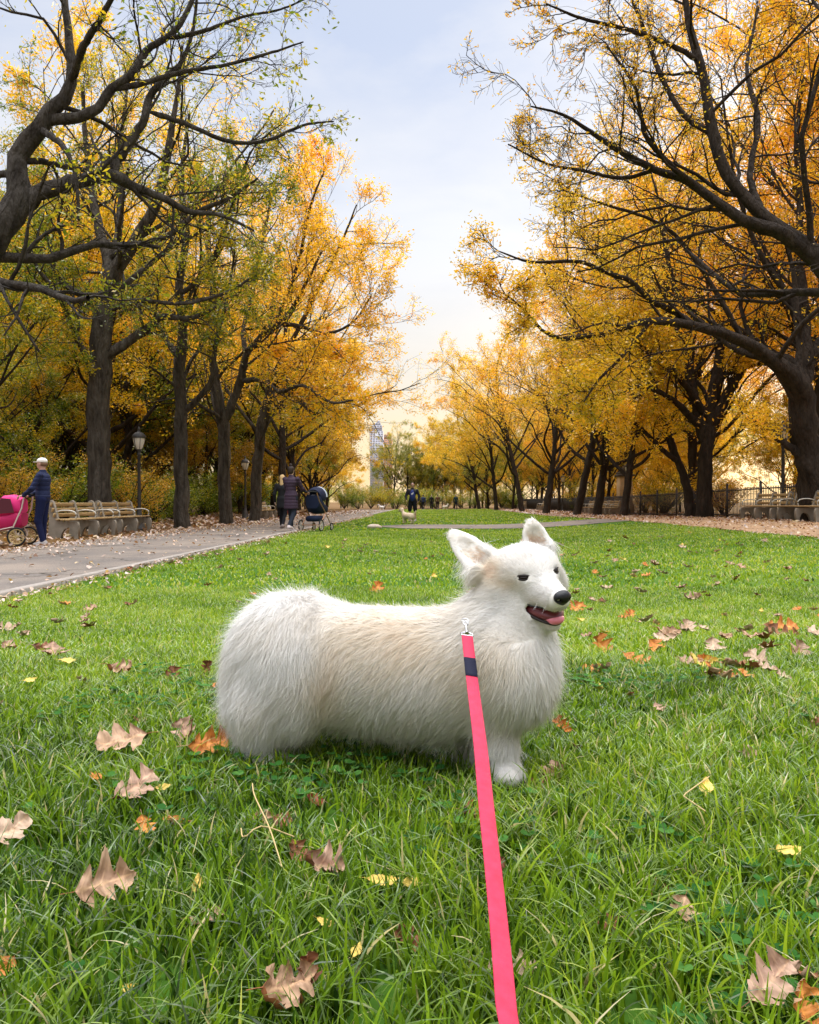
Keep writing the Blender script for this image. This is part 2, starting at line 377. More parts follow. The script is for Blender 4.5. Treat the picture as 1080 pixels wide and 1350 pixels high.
# scattered litter along the path edges
def litter(name, n, fx, fy, size, cols, label, seed, lift=.02):
    rng = np.random.default_rng(seed); y = fy(rng, n); x = fx(rng, y, n); z = terrain(x, y)+lift
    s = size*rng.uniform(.5, 1.3, n)*(1+np.clip(y-12, 0, 60)*.02); a = rng.uniform(0, 6.28, n); tx, ty = rng.normal(0, .35, (2, n))
    c = np.stack([x, y, z], 1); u = np.stack([np.cos(a), np.sin(a), tx], 1); v = np.stack([-np.sin(a), np.cos(a), ty], 1)
    lift_ = np.abs(tx)+np.abs(ty); c[:, 2] += lift_*s*.5
    P = np.array([(-1, 0), (-.3, .55), (.5, .6), (1, 0), (.4, -.55), (-.4, -.5)])
    V = c[:, None]+s[:, None, None]*(P[None, :, 0:1]*u[:, None]+P[None, :, 1:2]*v[:, None]); V[:, [1, 4], 2] += s[:, None]*.25
    Fq = np.arange(n*6).reshape(n, 6); tint = np.repeat(rng.uniform(0, 1, n), 6)
    o = link(name, np_mesh(name, V.reshape(-1, 3), Fq, leaf_mat(name, cols, .25), False, {'tint': tint})); tag(o, label, 'leaves', None, 'stuff')
TAN = [(.14, .06, .025), (.30, .16, .08), (.44, .27, .16), (.40, .17, .04), (.50, .34, .09)]
litter('leaf_litter', 6500, lambda r, y, n: np.where(r.random(n) < .85, -7.6+SL*y+r.exponential(.45, n), r.uniform(-7.6, -4, n)+SL*y), lambda r, n: 7+70*r.random(n)**1.3, .03, TAN, 'fallen leaves gathered along the grey path', 1, .03)
litter('leaf_litter', 5000, lambda r, y, n: r.uniform(-16, -7.6, n)+SL*y, lambda r, n: 8+60*r.random(n)**1.2, .06, TAN, 'fallen leaves covering the soil under the left trees', 2)
litter('leaf_litter', 1500, lambda r, y, n: kx(y)+np.abs(r.normal(0, .22, n)), lambda r, n: 5+45*r.random(n)**1.3, .022, TAN, 'fallen leaves along the kerb at the lawn edge', 4, .04)
litter('leaf_litter', 16000, lambda r, y, n: r.uniform(6.6, 18, n)+SL*y, lambda r, n: 12+70*r.random(n)**1.2, .032, TAN, 'fallen leaves over the right path and under the railing', 5, .03)
# ---------------------------------------------------------------- trees
def resample(P, n):
    P = np.asarray(P, float)
    if len(P) > 3:                                     # Catmull-Rom through the points
        E = np.vstack([2*P[0]-P[1], P, 2*P[-1]-P[-2]]); t = np.linspace(0, 1, 7)[:-1, None]; o = []
        for i in range(len(P)-1):
            a, b, c, d = E[i:i+4]; o.append(.5*(2*b+(c-a)*t+(2*a-5*b+4*c-d)*t**2+(3*b-a-3*c+d)*t**3))
        P = np.vstack(o+[P[-1:]])
    d = np.r_[0, np.cumsum(np.linalg.norm(np.diff(P[:, :3], axis=0), axis=1))]
    t = np.linspace(0, d[-1], n); return np.stack([np.interp(t, d, P[:, k]) for k in range(P.shape[1])], 1)
def spawn(P, Rr, per, t0, t1, lf, ang, n, wander, up, rng, rmin, rf=.55, Lmax=None):
    """children for all parents at once. P (B,m,3)"""
    B, m, _ = P.shape; Lp = np.linalg.norm(np.diff(P, axis=1), axis=2).sum(1)
    idx = np.repeat(np.arange(B), per); K = len(idx)
    t = t0+(t1-t0)*((np.tile(np.arange(per), B)+rng.random(K))/per)
    f = t*(m-1); i = np.minimum(f.astype(int), m-2); fr = f-i
    st = P[idx, i]*(1-fr)[:, None]+P[idx, i+1]*fr[:, None]; rs = Rr[idx, i]*(1-fr)+Rr[idx, i+1]*fr
    T = P[idx, i+1]-P[idx, i]; T /= np.linalg.norm(T, axis=1)[:, None]+1e-9
    q = rng.normal(size=(K, 3)); q -= (q*T).sum(1)[:, None]*T; q /= np.linalg.norm(q, axis=1)[:, None]
    a = rng.uniform(ang[0], ang[1], K)[:, None]; d = np.cos(a)*T+np.sin(a)*q
    d[:, 2] += up*.8; d /= np.linalg.norm(d, axis=1)[:, None]
    Ls = Lp[idx]*lf*(1.15-.6*t)*rng.uniform(.65, 1.3, K)
    if Lmax: Ls = np.minimum(Ls, Lmax*rng.uniform(.7, 1.2, K))
    out = np.zeros((K, n, 3)); out[:, 0] = st; cur = st.copy()
    for s in range(1, n):
        d = d+rng.normal(0, wander, (K, 3)); d[:, 2] += up*.25; d /= np.linalg.norm(d, axis=1)[:, None]
        cur = cur+d*(Ls/(n-1))[:, None]; out[:, s] = cur
    r0 = np.maximum(rs*rf, rmin); Rn = r0[:, None]*np.linspace(1, .35, n)[None]
    return out, np.maximum(Rn, rmin*.6)
def tubes(P, Rr, k, rough=0, rng=None):
    B, n, _ = P.shape; T = np.gradient(P, axis=1); T /= np.linalg.norm(T, axis=2)[..., None]+1e-9
    up = np.where(np.abs(T[:, :, 2:3]).mean(1, keepdims=True) < .8, np.array([0, 0, 1.]), np.array([0, 1., 0]))
    A = np.cross(T, up); A /= np.linalg.norm(A, axis=2)[..., None]+1e-9; Bn = np.cross(A, T)
    th = np.linspace(0, 2*np.pi, k, endpoint=False)
    rr = Rr[:, :, None]*np.ones(k)
    if rough: rr = rr*(1+rough*(rng.random((B, n, k))-.5)+rough*.8*np.sin(th*3+P[:, :, 2:3]*.7)*.5)
    V = P[:, :, None]+rr[..., None]*(A[:, :, None]*np.cos(th)[:, None]+Bn[:, :, None]*np.sin(th)[:, None])
    b = np.arange(B)[:, None, None]*n*k; i = np.arange(n-1)[None, :, None]*k; j = np.arange(k)[None, None]; j2 = (j+1) % k
    return V.reshape(-1, 3), np.stack([b+i+j, b+i+j2, b+i+k+j2, b+i+k+j], -1).reshape(-1, 4)
def bark(name, c1, c2):
    return mat(name, c1, .95, .15, noise=(7, c2, .45, (1, 1, .25)), bump=(17, 1.0, .16, (1, 1, .25)))
BARK = bark('bark', (.030, .023, .017), (.115, .098, .078))
BARKN = bark('grey_bark', (.022, .017, .013), (.085, .073, .060))
BARKD = bark('dark_bark', (.022, .016, .012), (.06, .045, .034))
PAL = {
 'yellow': [(.30, .30, .02), (.62, .44, .02), (.85, .52, .02), (.95, .62, .04), (.98, .45, .02)],
 'orange': [(.50, .40, .02), (.85, .50, .02), (.98, .57, .03), (.98, .48, .03), (.96, .36, .03)],
 'olive': [(.07, .13, .01), (.16, .22, .015), (.36, .34, .02), (.70, .50, .02), (.90, .54, .02)],
 'green': [(.05, .12, .01), (.10, .18, .012), (.18, .26, .015), (.34, .36, .02), (.62, .50, .03)],
 'rust': [(.24, .20, .02), (.46, .27, .02), (.66, .34, .03), (.70, .50, .05), (.82, .52, .04)]}
LM = {k: leaf_mat('leaves_'+k, v, .55, True, spec=.15) for k, v in PAL.items()}
def leaves(P, per, size, rng, t0=.15, spread=.12, hue=None):
    """clusters of leaf blades along the twigs P (B,m,3)"""
    B, m, _ = P.shape; K = B*per; idx = np.repeat(np.arange(B), per)
    t = t0+(1.05-t0)*rng.random(K); f = np.clip(t, 0, .999)*(m-1); i = f.astype(int); fr = (f-i)[:, None]
    c = P[idx, i]*(1-fr)+P[idx, i+1]*fr+rng.normal(0, spread, (K, 3))
    u = rng.normal(size=(K, 3)); u[:, 2] = u[:, 2]*.6-.35; u /= np.linalg.norm(u, axis=1)[:, None]
    v = rng.normal(size=(K, 3)); v -= (v*u).sum(1)[:, None]*u; v /= np.linalg.norm(v, axis=1)[:, None]
    s = size*rng.uniform(.55, 1.35, K); w_ = s*rng.uniform(.28, .5, K)
    V = np.stack([c-u*s[:, None], c+v*w_[:, None]+u*(s*.1)[:, None], c+u*s[:, None], c-v*w_[:, None]+u*(s*.1)[:, None]], 1).reshape(-1, 3)
    F_ = np.arange(K*4).reshape(K, 4)
    cl = np.repeat(rng.normal(0, .16, B), per)           # whole twigs turn together
    big = .14*np.sin(c[:, 0]*.8+1)*np.cos(c[:, 1]*.7)+.10*np.sin(c[:, 2]*.9+c[:, 0]*.4)
    tint = .42+cl+big+rng.normal(0, .10, K)
    if hue is not None: tint = tint+hue(c)
    return V, F_, np.repeat(np.clip(tint, 0, 1), 4)
def tree_meshes(name, limbs, seed, barkm, pal, lv, leaf=(10, .07), droop=.0, twig=.006, hue=None, extra_up=.10, wander=.16, leafmask=None, sides=(12, 7, 4, 3), rf0=.38):
    """limbs: list of (polyline (n,4) x,y,z,r). lv: list of (per, lenfac, n)"""
    rng = np.random.default_rng(seed); VV = []; FF = []; off = 0
    P0 = []; R0 = []
    for l in limbs:
        q = resample(l, 34); q[:, 3] = np.maximum(q[:, 3], .004); q[1:-1, :3] += rng.normal(0, .09, (32, 3))*np.minimum(.45, q[1:-1, 3:]); 
        if P0:                                          # root each limb inside the one it leaves
            al = np.vstack(P0); near_ = al[np.argmin(np.linalg.norm(al-q[0, :3], axis=1))]; dl = near_-q[0, :3]
            if np.linalg.norm(dl) < 1.6: q[:, :3] += dl*(np.linspace(1, -1.2, 34).clip(0, 1)**1.5)[:, None]
            q[0, 3] *= .25; q[1, 3] *= .75
        P0.append(q[:, :3]); R0.append(q[:, 3])
    P = np.array(P0); Rr = np.array(R0)
    V, Fq = tubes(P, Rr, sides[0], .22, rng); VV.append(V); FF.append(Fq); off = len(V)
    start = [l[1] if isinstance(l, tuple) else .25 for l in limbs]
    src = [(P, Rr)]; ends = []
    for li, (per, lf, n, a0, a1, ts) in enumerate(lv):
        P, Rr = src[-1]
        rmin = twig*(3.0, 1.7, 1.0, .8)[min(li+4-len(lv), 3)]
        Pn, Rn = spawn(P, Rr, per, ts, 1.0, lf, (a0, a1), n, wander, extra_up if li < 2 else -droop, rng, rmin, (rf0 if li == 0 else .55) if li < 2 else .6)
        V, Fq = tubes(Pn, Rn, sides[min(li+1, 3)]); VV.append(V); FF.append(Fq+off); off += len(V); src.append((Pn, Rn))
    tw = src[-1][0]; sub = src[-2][0]
    if leafmask is not None:
        tw = tw[leafmask(tw[:, -1], rng)]; sub = sub[leafmask(sub[:, -1], rng)]
    LV, LF, LT = leaves(tw, leaf[0], leaf[1], rng, hue=hue, spread=leaf[2] if len(leaf) > 2 else .12)
    LV2, LF2, LT2 = leaves(sub, leaf[0], leaf[1], rng, .4, hue=hue, spread=leaf[2] if len(leaf) > 2 else .12)
    tr = np_mesh('trunk', np.vstack(VV), np.vstack(FF), barkm, True)
    cr = np_mesh('crown', np.vstack([LV, LV2]), np.vstack([LF, LF2+len(LV)]), LM[pal], False, {'tint': np.r_[LT, LT2]})
    return tr, cr
def put_tree(meshes, loc, rz, sc_, col, name, label, group=None, cat='tree', tilt=0):
    t = thing(name, label, cat, loc, rz, group); t.rotation_euler = (tilt*math.sin(rz*7+1), tilt*math.cos(rz*5), rz); t.scale = sc_ if isinstance(sc_, tuple) else (sc_,)*3
    a = link('trunk', meshes[0], t); b = link('crown', meshes[1], t); b.color = (*col, 1)
    return t
def pix_limb(pts, Y, dy=0, lx=0):
    """pts: (px,py,width_px) on a plane at depth Y (drifting by dy to the end)"""
    n = len(pts); o = []
    for i, (a, b, w_) in enumerate(pts):
        yy = Y+dy*i/max(1, n-1); p = at(a, b, yy); o.append([*p, w_/2*yy/F])
    return np.array(o)
def rooted(limbs, base):
    for l in limbs: l[:, :3] -= base
    return limbs
def generic(seed, H, spread, nl, fork=.32, r=.20, lean=.1, lenr=.62, arch=1.0):
    """trunk forking into spreading limbs"""
    rng = np.random.default_rng(seed); tp = []
    zf = H*fork; lx, ly = rng.normal(0, lean, 2)
    tr = np.array([[0, 0, -.3, r*1.5], [0, 0, .25, r*1.15], [lx*.3, ly*.3, zf*.5, r], [lx, ly, zf, r*.9], [lx*1.5, ly*1.5, zf*1.5, r*.7], [lx*1.2+rng.normal(0, .5), ly*1.2+rng.normal(0, .5), H*.72, r*.4], [lx+rng.normal(0, 1), ly+rng.normal(0, 1), H*.93, r*.1]])
    limbs = [tr]; a0 = rng.uniform(0, 6.28)
    for i in range(nl):
        a = a0+i*2.4+rng.normal(0, .3); t = i/max(1, nl-1); z0 = zf*(.75+.95*t); s = spread*(1.05-.35*t)*rng.uniform(.8, 1.15)
        rise = (H-z0)*(.30+.45*t)*rng.uniform(.8, 1.2)*arch
        b = np.array([np.interp(z0, tr[:, 2], tr[:, 0]), np.interp(z0, tr[:, 2], tr[:, 1]), z0]); q = [[*b, r*.55*(1-.4*t)]]
        for k, (u, v) in enumerate(((.22, .25), (.45, .52), (.7, .8), (1, 1))):
            q.append([b[0]+math.cos(a)*s*u+rng.normal(0, .25), b[1]+math.sin(a)*s*u+rng.normal(0, .25), z0+rise*v+rng.normal(0, .25), r*(.42, .3, .2, .08)[k]*(1-.4*t)])
        limbs.append(np.array(q))
    return limbs
RG = random.Random(5)
LVF = [(7, .48, 8, .5, 1.1, .25), (6, .5, 6, .4, 1.1, .2), (6, .5, 5, .4, 1.1, .15)]
V_DENSE = tree_meshes('v', generic(11, 15, 5.5, 9, .22), 1, BARKD, 'yellow', LVF, (17, .070), .02, .009)
V_ORAN = tree_meshes('v', generic(12, 17, 6.0, 9, .26), 2, BARKD, 'orange', LVF, (13, .062), .0, .009)
V_OLIV = tree_meshes('v', generic(13, 16, 5.5, 10, .22), 3, BARKD, 'olive', LVF, (17, .070), .02, .009)
V_GREEN = tree_meshes('v', generic(14, 14, 5.5, 10, .16), 4, BARKD, 'green', LVF, (15, .075), .02, .010)
V_BARE = tree_meshes('v', generic(15, 15, 5.8, 9, .2, .22), 5, BARKD, 'orange', LVF, (4, .065), .0, .010)
V_RUST = tree_meshes('v', generic(16, 9, 3.8, 8, .12, .16), 6, BARKD, 'rust', LVF, (10, .07), .02, .006)
def bush_mesh(seed, pal, H, S):
    rng = np.random.default_rng(seed); limbs = []
    for i in range(14):
        a = rng.uniform(0, 6.28); s = S*rng.uniform(.3, 1); h = H*rng.uniform(.55, 1)
        limbs.append(np.array([[rng.normal(0, .15), rng.normal(0, .15), -.05, .03], [math.cos(a)*s*.4, math.sin(a)*s*.4, h*.5, .02], [math.cos(a)*s*.8, math.sin(a)*s*.8, h*.85, .012], [math.cos(a)*s, math.sin(a)*s, h, .006]]))
    return tree_meshes('b', limbs, seed, BARKD, pal, [(7, .5, 5, .4, 1.1, .1), (5, .5, 4, .4, 1.1, .1)], (11, .05), .02, .006)
B_OL = bush_mesh(31, 'olive', 2.6, 2.2); B_GR = bush_mesh(32, 'green', 2.2, 2.2); B_RU = bush_mesh(33, 'rust', 2.8, 2.2); B_YE = bush_mesh(34, 'yellow', 2.4, 2.0)

# ---- the near trees, limb by limb
def Z(x, y): return float(terrain(x, y))
LVN = [(9, .42, 9, .4, 1.1, .22), (7, .5, 7, .4, 1.1, .15), (6, .5, 5, .4, 1.1, .15)]
# near left tree, trunk just outside the frame
Y0 = 13.0
L0 = [pix_limb([(-150, 740, 78), (-140, 620, 62), (-115, 480, 56), (-70, 390, 52), (-5, 312, 46), (16, 285, 40), (26, 258, 36), (22, 225, 30), (26, 196, 27), (55, 167, 25), (64, 148, 22), (82, 132, 20), (94, 110, 17), (93, 72, 14), (88, 30, 11), (82, -40, 8)], Y0, .8),
 pix_limb([(48, 172, 20), (64, 160, 18), (100, 157, 16), (125, 145, 15), (150, 116, 13), (175, 97, 12), (195, 64, 10), (226, 45, 8), (250, 8, 7), (272, -50, 4)], Y0, 1.5),
 pix_limb([(5, 300, 28), (22, 283, 26), (60, 252, 24), (100, 240, 22), (140, 232, 20), (158, 236, 19), (175, 245, 13), (220, 264, 11), (250, 279, 9), (290, 283, 6), (335, 304, 3)], Y0, 1.5),
 pix_limb([(155, 236, 17), (155, 215, 15), (166, 200, 14), (190, 160, 12), (196, 130, 11), (216, 104, 9), (240, 80, 7), (256, 30, 5), (262, -40, 3)], Y0+.4, 1.2),
 pix_limb([(200, 150, 9), (250, 166, 7), (300, 186, 6), (350, 186, 5), (400, 165, 4), (440, 160, 2)], Y0+1, 1.2),
 pix_limb([(94, 100, 14), (110, 60, 11), (130, 30, 9), (150, -10, 7), (165, -60, 4)], Y0+.5, -1.5),
 pix_limb([(50, 168, 12), (85, 195, 8), (100, 235, 6), (104, 290, 4)], Y0, -.6),
 pix_limb([(150, 118, 11), (190, 110, 8), (240, 95, 7), (300, 85, 5), (355, 70, 4), (400, 55, 2)], Y0+.6, 1.0),
 pix_limb([(225, 48, 8), (270, 40, 6), (320, 22, 4), (370, 12, 3), (410, -5, 2)], Y0+1, 1.0)]
for l_ in L0: l_[:, 3] *= .86
B = np.array([L0[0][0, 0], Y0, Z(L0[0][0, 0], Y0)]); rooted(L0, B); L0[0][0, 2] = -.2
m0 = tree_meshes('L0', L0, 41, BARKN, 'olive', [(8, .36, 9, .4, 1.15, .3), (6, .5, 7, .4, 1.1, .15), (5, .5, 5, .4, 1.1, .15)], (2, .055), .0, .0045,
   hue=lambda c: .12, wander=.2, leafmask=lambda p, r: r.random(len(p)) < .4)
put_tree(m0, tuple(B), 0, 1.0, (1, 1, 1), 'bare_limbed_tree', 'nearest left tree whose twisting grey limbs reach in from the left edge', None)
# tall tree behind the benches
Y1 = 24.0
L1 = [pix_limb([(133, 722, 46), (133, 690, 36), (131, 620, 32), (130, 540, 31), (133, 470, 29), (135, 420, 28), (145, 380, 25), (152, 355, 22), (165, 338, 19), (185, 305, 17), (205, 270, 15), (215, 235, 12), (225, 180, 10), (235, 120, 6), (240, 60, 3)], Y1, -1),
 pix_limb([(146, 372, 18), (142, 345, 16), (132, 310, 14), (124, 270, 12), (118, 225, 9), (112, 170, 7), (108, 110, 4)], Y1, 1),
 pix_limb([(132, 418, 12), (108, 392, 11), (84, 375, 9), (70, 348, 8), (64, 318, 6), (52, 282, 4)], Y1, -.8),
 pix_limb([(142, 472, 18), (160, 462, 15), (180, 444, 13), (200, 428, 11), (216, 418, 9), (250, 420, 7), (285, 405, 4)], Y1, -.6),
 pix_limb([(150, 412, 9), (170, 403, 7), (190, 397, 6), (245, 400, 5), (300, 385, 4), (340, 360, 3)], Y1, -1.5),
 pix_limb([(165, 340, 12), (190, 325, 9), (225, 310, 8), (260, 280, 7), (300, 262, 5), (340, 235, 3)], Y1, -2.5),
 pix_limb([(150, 360, 13), (158, 315, 11), (160, 260, 9), (158, 200, 7), (165, 140, 5), (170, 80, 3)], Y1, 1.5)]
for l_ in L1: l_[:, 3] *= .9
B = np.array([L1[0][0, 0], Y1, Z(L1[0][0, 0], Y1)]); rooted(L1, B); L1[0][0, 2] = -.2
m1 = tree_meshes('L1', L1, 42, BARK, 'olive', LVN, (8, .048, .07), .0, .009, hue=lambda c: -.02+.016*(c[:, 2]-8), wander=.18)
put_tree(m1, tuple(B), 0, 1.0, (1, 1, 1), 'avenue_tree', 'tall tree with thick grey trunk directly behind the two empty left benches')
# second, third and fourth trunks of the left row
def row_tree(limbs, Y, seed, pal, leaf, hue, label, col=(1, 1, 1), name='avenue_tree', bk=None, lvs=None, **kw):
    for l_ in limbs: l_[:, 3] *= .85
    Bq = np.array([limbs[0][0, 0], Y, Z(limbs[0][0, 0], Y)]); rooted(limbs, Bq); limbs[0][0, 2] = min(limbs[0][0, 2], -.2)
    mm = tree_meshes('row', limbs, seed, bk or BARK, pal, lvs or LVN, leaf, 0, .010, hue=hue, wander=.17, **kw)
    return put_tree(mm, tuple(Bq), 0, 1.0, col, name, label)
row_tree([pix_limb([(241, 706, 32), (240, 685, 24), (239, 620, 21), (240, 545, 19), (236, 500, 17), (240, 440, 14), (236, 380, 12), (245, 310, 10), (240, 230, 7), (250, 150, 4)], 27, -1),
 pix_limb([(242, 550, 12), (262, 530, 9), (280, 500, 8), (285, 450, 7), (300, 390, 5), (310, 330, 3)], 27, -2),
 pix_limb([(238, 470, 9), (215, 440, 8), (200, 400, 6), (190, 340, 4)], 27, 1), pix_limb([(240, 400, 8), (265, 370, 7), (290, 320, 6), (310, 260, 4), (330, 200, 3)], 27, -2)],
 27, 43, 'olive', (10, .055), lambda c: .12, 'second trunk of the left row, between the lamp post and a forked trunk')
row_tree([pix_limb([(297, 700, 28), (297, 685, 21), (296, 620, 19), (297, 570, 18), (291, 540, 17), (283, 500, 13), (279, 450, 11), (281, 390, 9), (275, 320, 7), (280, 230, 4)], 31, -1),
 pix_limb([(297, 565, 15), (307, 535, 13), (318, 500, 12), (324, 470, 10), (345, 442, 9), (375, 420, 7), (400, 380, 5), (425, 330, 3)], 31, -2),
 pix_limb([(320, 495, 9), (345, 498, 7), (370, 516, 6), (400, 508, 5), (435, 530, 4), (465, 528, 3)], 31, -4),
 pix_limb([(325, 470, 8), (322, 430, 7), (335, 380, 6), (350, 300, 5), (365, 230, 3)], 31, 1),
 pix_limb([(345, 442, 8), (390, 430, 6), (430, 440, 5), (465, 425, 3), (490, 390, 2)], 31, -3),
 pix_limb([(375, 420, 6), (395, 340, 5), (410, 270, 4), (430, 220, 2)], 31, -3)],
 31, 44, 'orange', (11, .058), lambda c: -.22+.02*(c[:, 2]-8)+.03*c[:, 0], 'third trunk of the left row, forking low and reaching over the path')
row_tree([pix_limb([(335, 698, 26), (336, 682, 18), (341, 600, 16), (349, 540, 15), (356, 515, 13), (350, 470, 10), (360, 400, 8), (370, 320, 5)], 35, 0),
 pix_limb([(353, 525, 10), (372, 515, 9), (395, 528, 8), (412, 545, 5), (432, 542, 3)], 35, -4),
 pix_limb([(356, 515, 9), (385, 480, 8), (415, 460, 5), (445, 465, 3)], 35, -3),
 pix_limb([(356, 500, 9), (390, 440, 7), (420, 380, 6), (450, 320, 4), (470, 270, 2)], 35, -3)],
 35, 45, 'orange', (11, .062), lambda c: -.05, 'fourth trunk of the left row, leaning toward the path beside the far lamp')
# near right tree, trunk outside the frame
YR = 14.0
R0_ = [pix_limb([(1230, 720, 70), (1225, 600, 58), (1200, 480, 52), (1150, 410, 40), (1085, 350, 27), (1040, 308, 20), (1000, 280, 17), (966, 240, 16), (945, 195, 15), (935, 140, 13), (925, 90, 11), (910, 35, 9), (898, -40, 6)], YR, 1),
 pix_limb([(1120, 385, 22), (1085, 354, 20), (1030, 312, 18), (980, 291, 15), (945, 266, 12), (905, 236, 11), (870, 226, 9), (820, 200, 8), (788, 180, 6), (745, 152, 4), (700, 140, 2)], YR, 1),
 pix_limb([(925, 250, 8), (882, 215, 7), (852, 180, 6), (845, 150, 5), (835, 110, 4), (800, 60, 2)], YR+.5, -1),
 pix_limb([(940, 180, 9), (900, 150, 7), (870, 95, 6), (850, 40, 5), (825, -20, 3)], YR+.7, 1.5),
 pix_limb([(1000, 282, 10), (985, 230, 8), (1000, 160, 7), (985, 90, 5), (1000, 10, 3)], YR+.5, 2),
 pix_limb([(925, 90, 7), (880, 60, 6), (830, 40, 5), (770, 25, 4), (720, 5, 2)], YR+.8, -1),
 pix_limb([(870, 226, 6), (820, 235, 5), (770, 225, 4), (720, 215, 3), (670, 190, 2)], YR+.8, 1.2)]
B = np.array([R0_[0][0, 0], YR, Z(R0_[0][0, 0], YR)]); rooted(R0_, B); R0_[0][0, 2] = -.2
mr0 = tree_meshes('R0', R0_, 51, BARKD, 'orange', [(10, .40, 9, .4, 1.1, .25), (7, .5, 7, .4, 1.1, .15), (9, .55, 5, .4, 1.1, .15)], (2, .032, .03), .0, .0060, wander=.2)
put_tree(mr0, tuple(B), 0, 1.0, (1, 1, 1), 'bare_limbed_tree', 'nearest right tree whose dark almost leafless limbs sweep in from the upper right edge')
YQ = 24.0
R1 = [pix_limb([(1078, 705, 66), (1074, 670, 48), (1066, 600, 42), (1058, 540, 40), (1052, 505, 40), (1035, 488, 26), (1005, 464, 20), (960, 441, 16), (925, 432, 14), (890, 425, 13), (850, 424, 11), (800, 440, 9), (740, 447, 7)], YQ, -3),
 pix_limb([(910, 431, 10), (880, 410, 9), (858, 398, 9), (830, 370, 8), (800, 360, 7), (765, 345, 6), (700, 345, 4), (655, 330, 2)], YQ-1.4, -2),
 pix_limb([(745, 446, 6), (718, 436, 5), (700, 418, 4), (672, 392, 3), (640, 375, 2)], YQ-3, -1),
 pix_limb([(1056, 520, 26), (1062, 460, 20), (1058, 400, 16), (1054, 330, 13), (1056, 270, 10), (1050, 190, 7), (1058, 100, 4)], YQ, 1),
 pix_limb([(1052, 505, 22), (1025, 490, 16), (985, 478, 13), (955, 456, 11), (900, 400, 8), (880, 340, 6), (870, 270, 4), (850, 200, 2)], YQ+.5, 2),
 pix_limb([(1058, 600, 14), (1035, 585, 11), (1015, 570, 9), (990, 552, 6)], YQ, -2),
 pix_limb([(1056, 440, 12), (1030, 380, 10), (1000, 330, 8), (975, 260, 6), (960, 180, 4), (950, 100, 2)], YQ, -1),
 pix_limb([(850, 424, 7), (820, 470, 5), (790, 500, 4), (770, 530, 2)], YQ-2.4, -1),
 pix_limb([(1066, 500, 20), (1100, 430, 16), (1130, 350, 12), (1160, 250, 8), (1170, 120, 4)], YQ, 1),
 pix_limb([(960, 441, 9), (935, 380, 7), (900, 320, 6), (860, 290, 5), (800, 270, 4), (740, 250, 2)], YQ-1, -2)]
row_tree(R1, YQ, 52, 'yellow', (8, .048), lambda c: .30+.03*(c[:, 2]-7)-.02*np.abs(c[:, 0]), 'massive dark tree at the right edge beside the empty benches and lamp', bk=BARKD, name='spreading_tree')
row_tree([pix_limb([(930, 685, 30), (929, 660, 23), (930, 610, 21), (936, 560, 18), (945, 500, 20), (955, 420, 14), (950, 330, 9), (960, 240, 4)], 33, 0),
 pix_limb([(934, 590, 20), (915, 520, 16), (900, 450, 12), (880, 380, 8), (870, 300, 4)], 33, 1),
 pix_limb([(936, 560, 18), (970, 500, 14), (1000, 450, 10), (1030, 400, 6)], 33, -1),
 pix_limb([(925, 570, 12), (890, 530, 9), (850, 510, 7), (815, 520, 5), (790, 540, 3)], 33, -4),
 pix_limb([(930, 550, 12), (890, 490, 9), (850, 460, 7), (820, 420, 4)], 33, -2)],
 33, 53, 'yellow', (20, .066), lambda c: .05-.02*(c[:, 2]-6), 'dense yellow tree with a thick dark trunk behind the railing', bk=BARKD, name='yellow_tree')
row_tree([pix_limb([(912, 685, 22), (909, 655, 15), (903, 630, 13), (893, 605, 11), (880, 570, 12), (865, 520, 8), (855, 470, 4)], 34, 0), pix_limb([(895, 610, 9), (870, 590, 7), (840, 560, 5), (815, 550, 3)], 34, -2)],
 34, 54, 'yellow', (16, .066), lambda c: .05, 'short leaning dark trunk just left of the thick trunk behind the railing', bk=BARKD, name='yellow_tree', lvs=LVF)
# the rest of the two rows
def Gx(px, Y): return (px-540)/F*Y
RROW = [(786, 44, V_BARE, 1.0, 'dark leaning tree behind the railing with many bare twisting limbs', 1.0), (822, 40, V_DENSE, .9, 'yellow tree rising behind the stone pillar', 2.0), (720, 54, V_BARE, 1.0, 'slim bare limbed tree left of the leaning dark one', 4.1),
 (690, 64, V_ORAN, .95, 'far right row tree with sparse orange leaves', .6), (655, 78, V_DENSE, .95, 'far right row tree with dense golden leaves', 2.2), (632, 92, V_DENSE, .95, 'golden tree near the far end of the railing', 3.7), (760, 48, V_ORAN, 1.05, 'orange topped tree behind the bare limbed ones', 5.0)]
for px, Y, v, s, lab, rz in RROW:
    x = Gx(px, Y); put_tree(v, (x, Y, Z(x, Y)-.15), rz, s, (1, 1, 1), 'avenue_tree', lab, tilt=.14)
LROW = [(372, 43, V_ORAN, 1.0, 'orange tree of the left row just past the leaning trunk', .3), (386, 52, V_DENSE, .95, 'yellow tree of the left row above the woman pushing the stroller', 1.7), (408, 62, V_RUST, 1.15, 'rust brown tree of the left row behind the walkers', 2.8),
 (416, 74, V_DENSE, .72, 'golden tree of the left row above the path bend', 4.0), (430, 90, V_DENSE, .62, 'last golden tree of the left row before the bend', 5.2)]
for px, Y, v, s, lab, rz in LROW:
    x = Gx(px, Y); put_tree(v, (x, Y, Z(x, Y)-.15), rz, s, (1, 1, 1), 'avenue_tree', lab, tilt=.14)
for x, y, k, lab in ((15.5, 30, 1.35, 'tall orange tree rising behind the massive right tree'), (20, 36, 1.4, 'tallest orange tree at the upper right corner'), (14.6, 41, 1.12, 'tall golden orange tree behind the thick trunked yellow one'), (17, 24, 1.3, 'tall orange tree beyond the right edge benches')):
    put_tree(V_ORAN, (x, y, Z(x, y)), x, k, (1, .95, .9), 'tall_tree', lab)
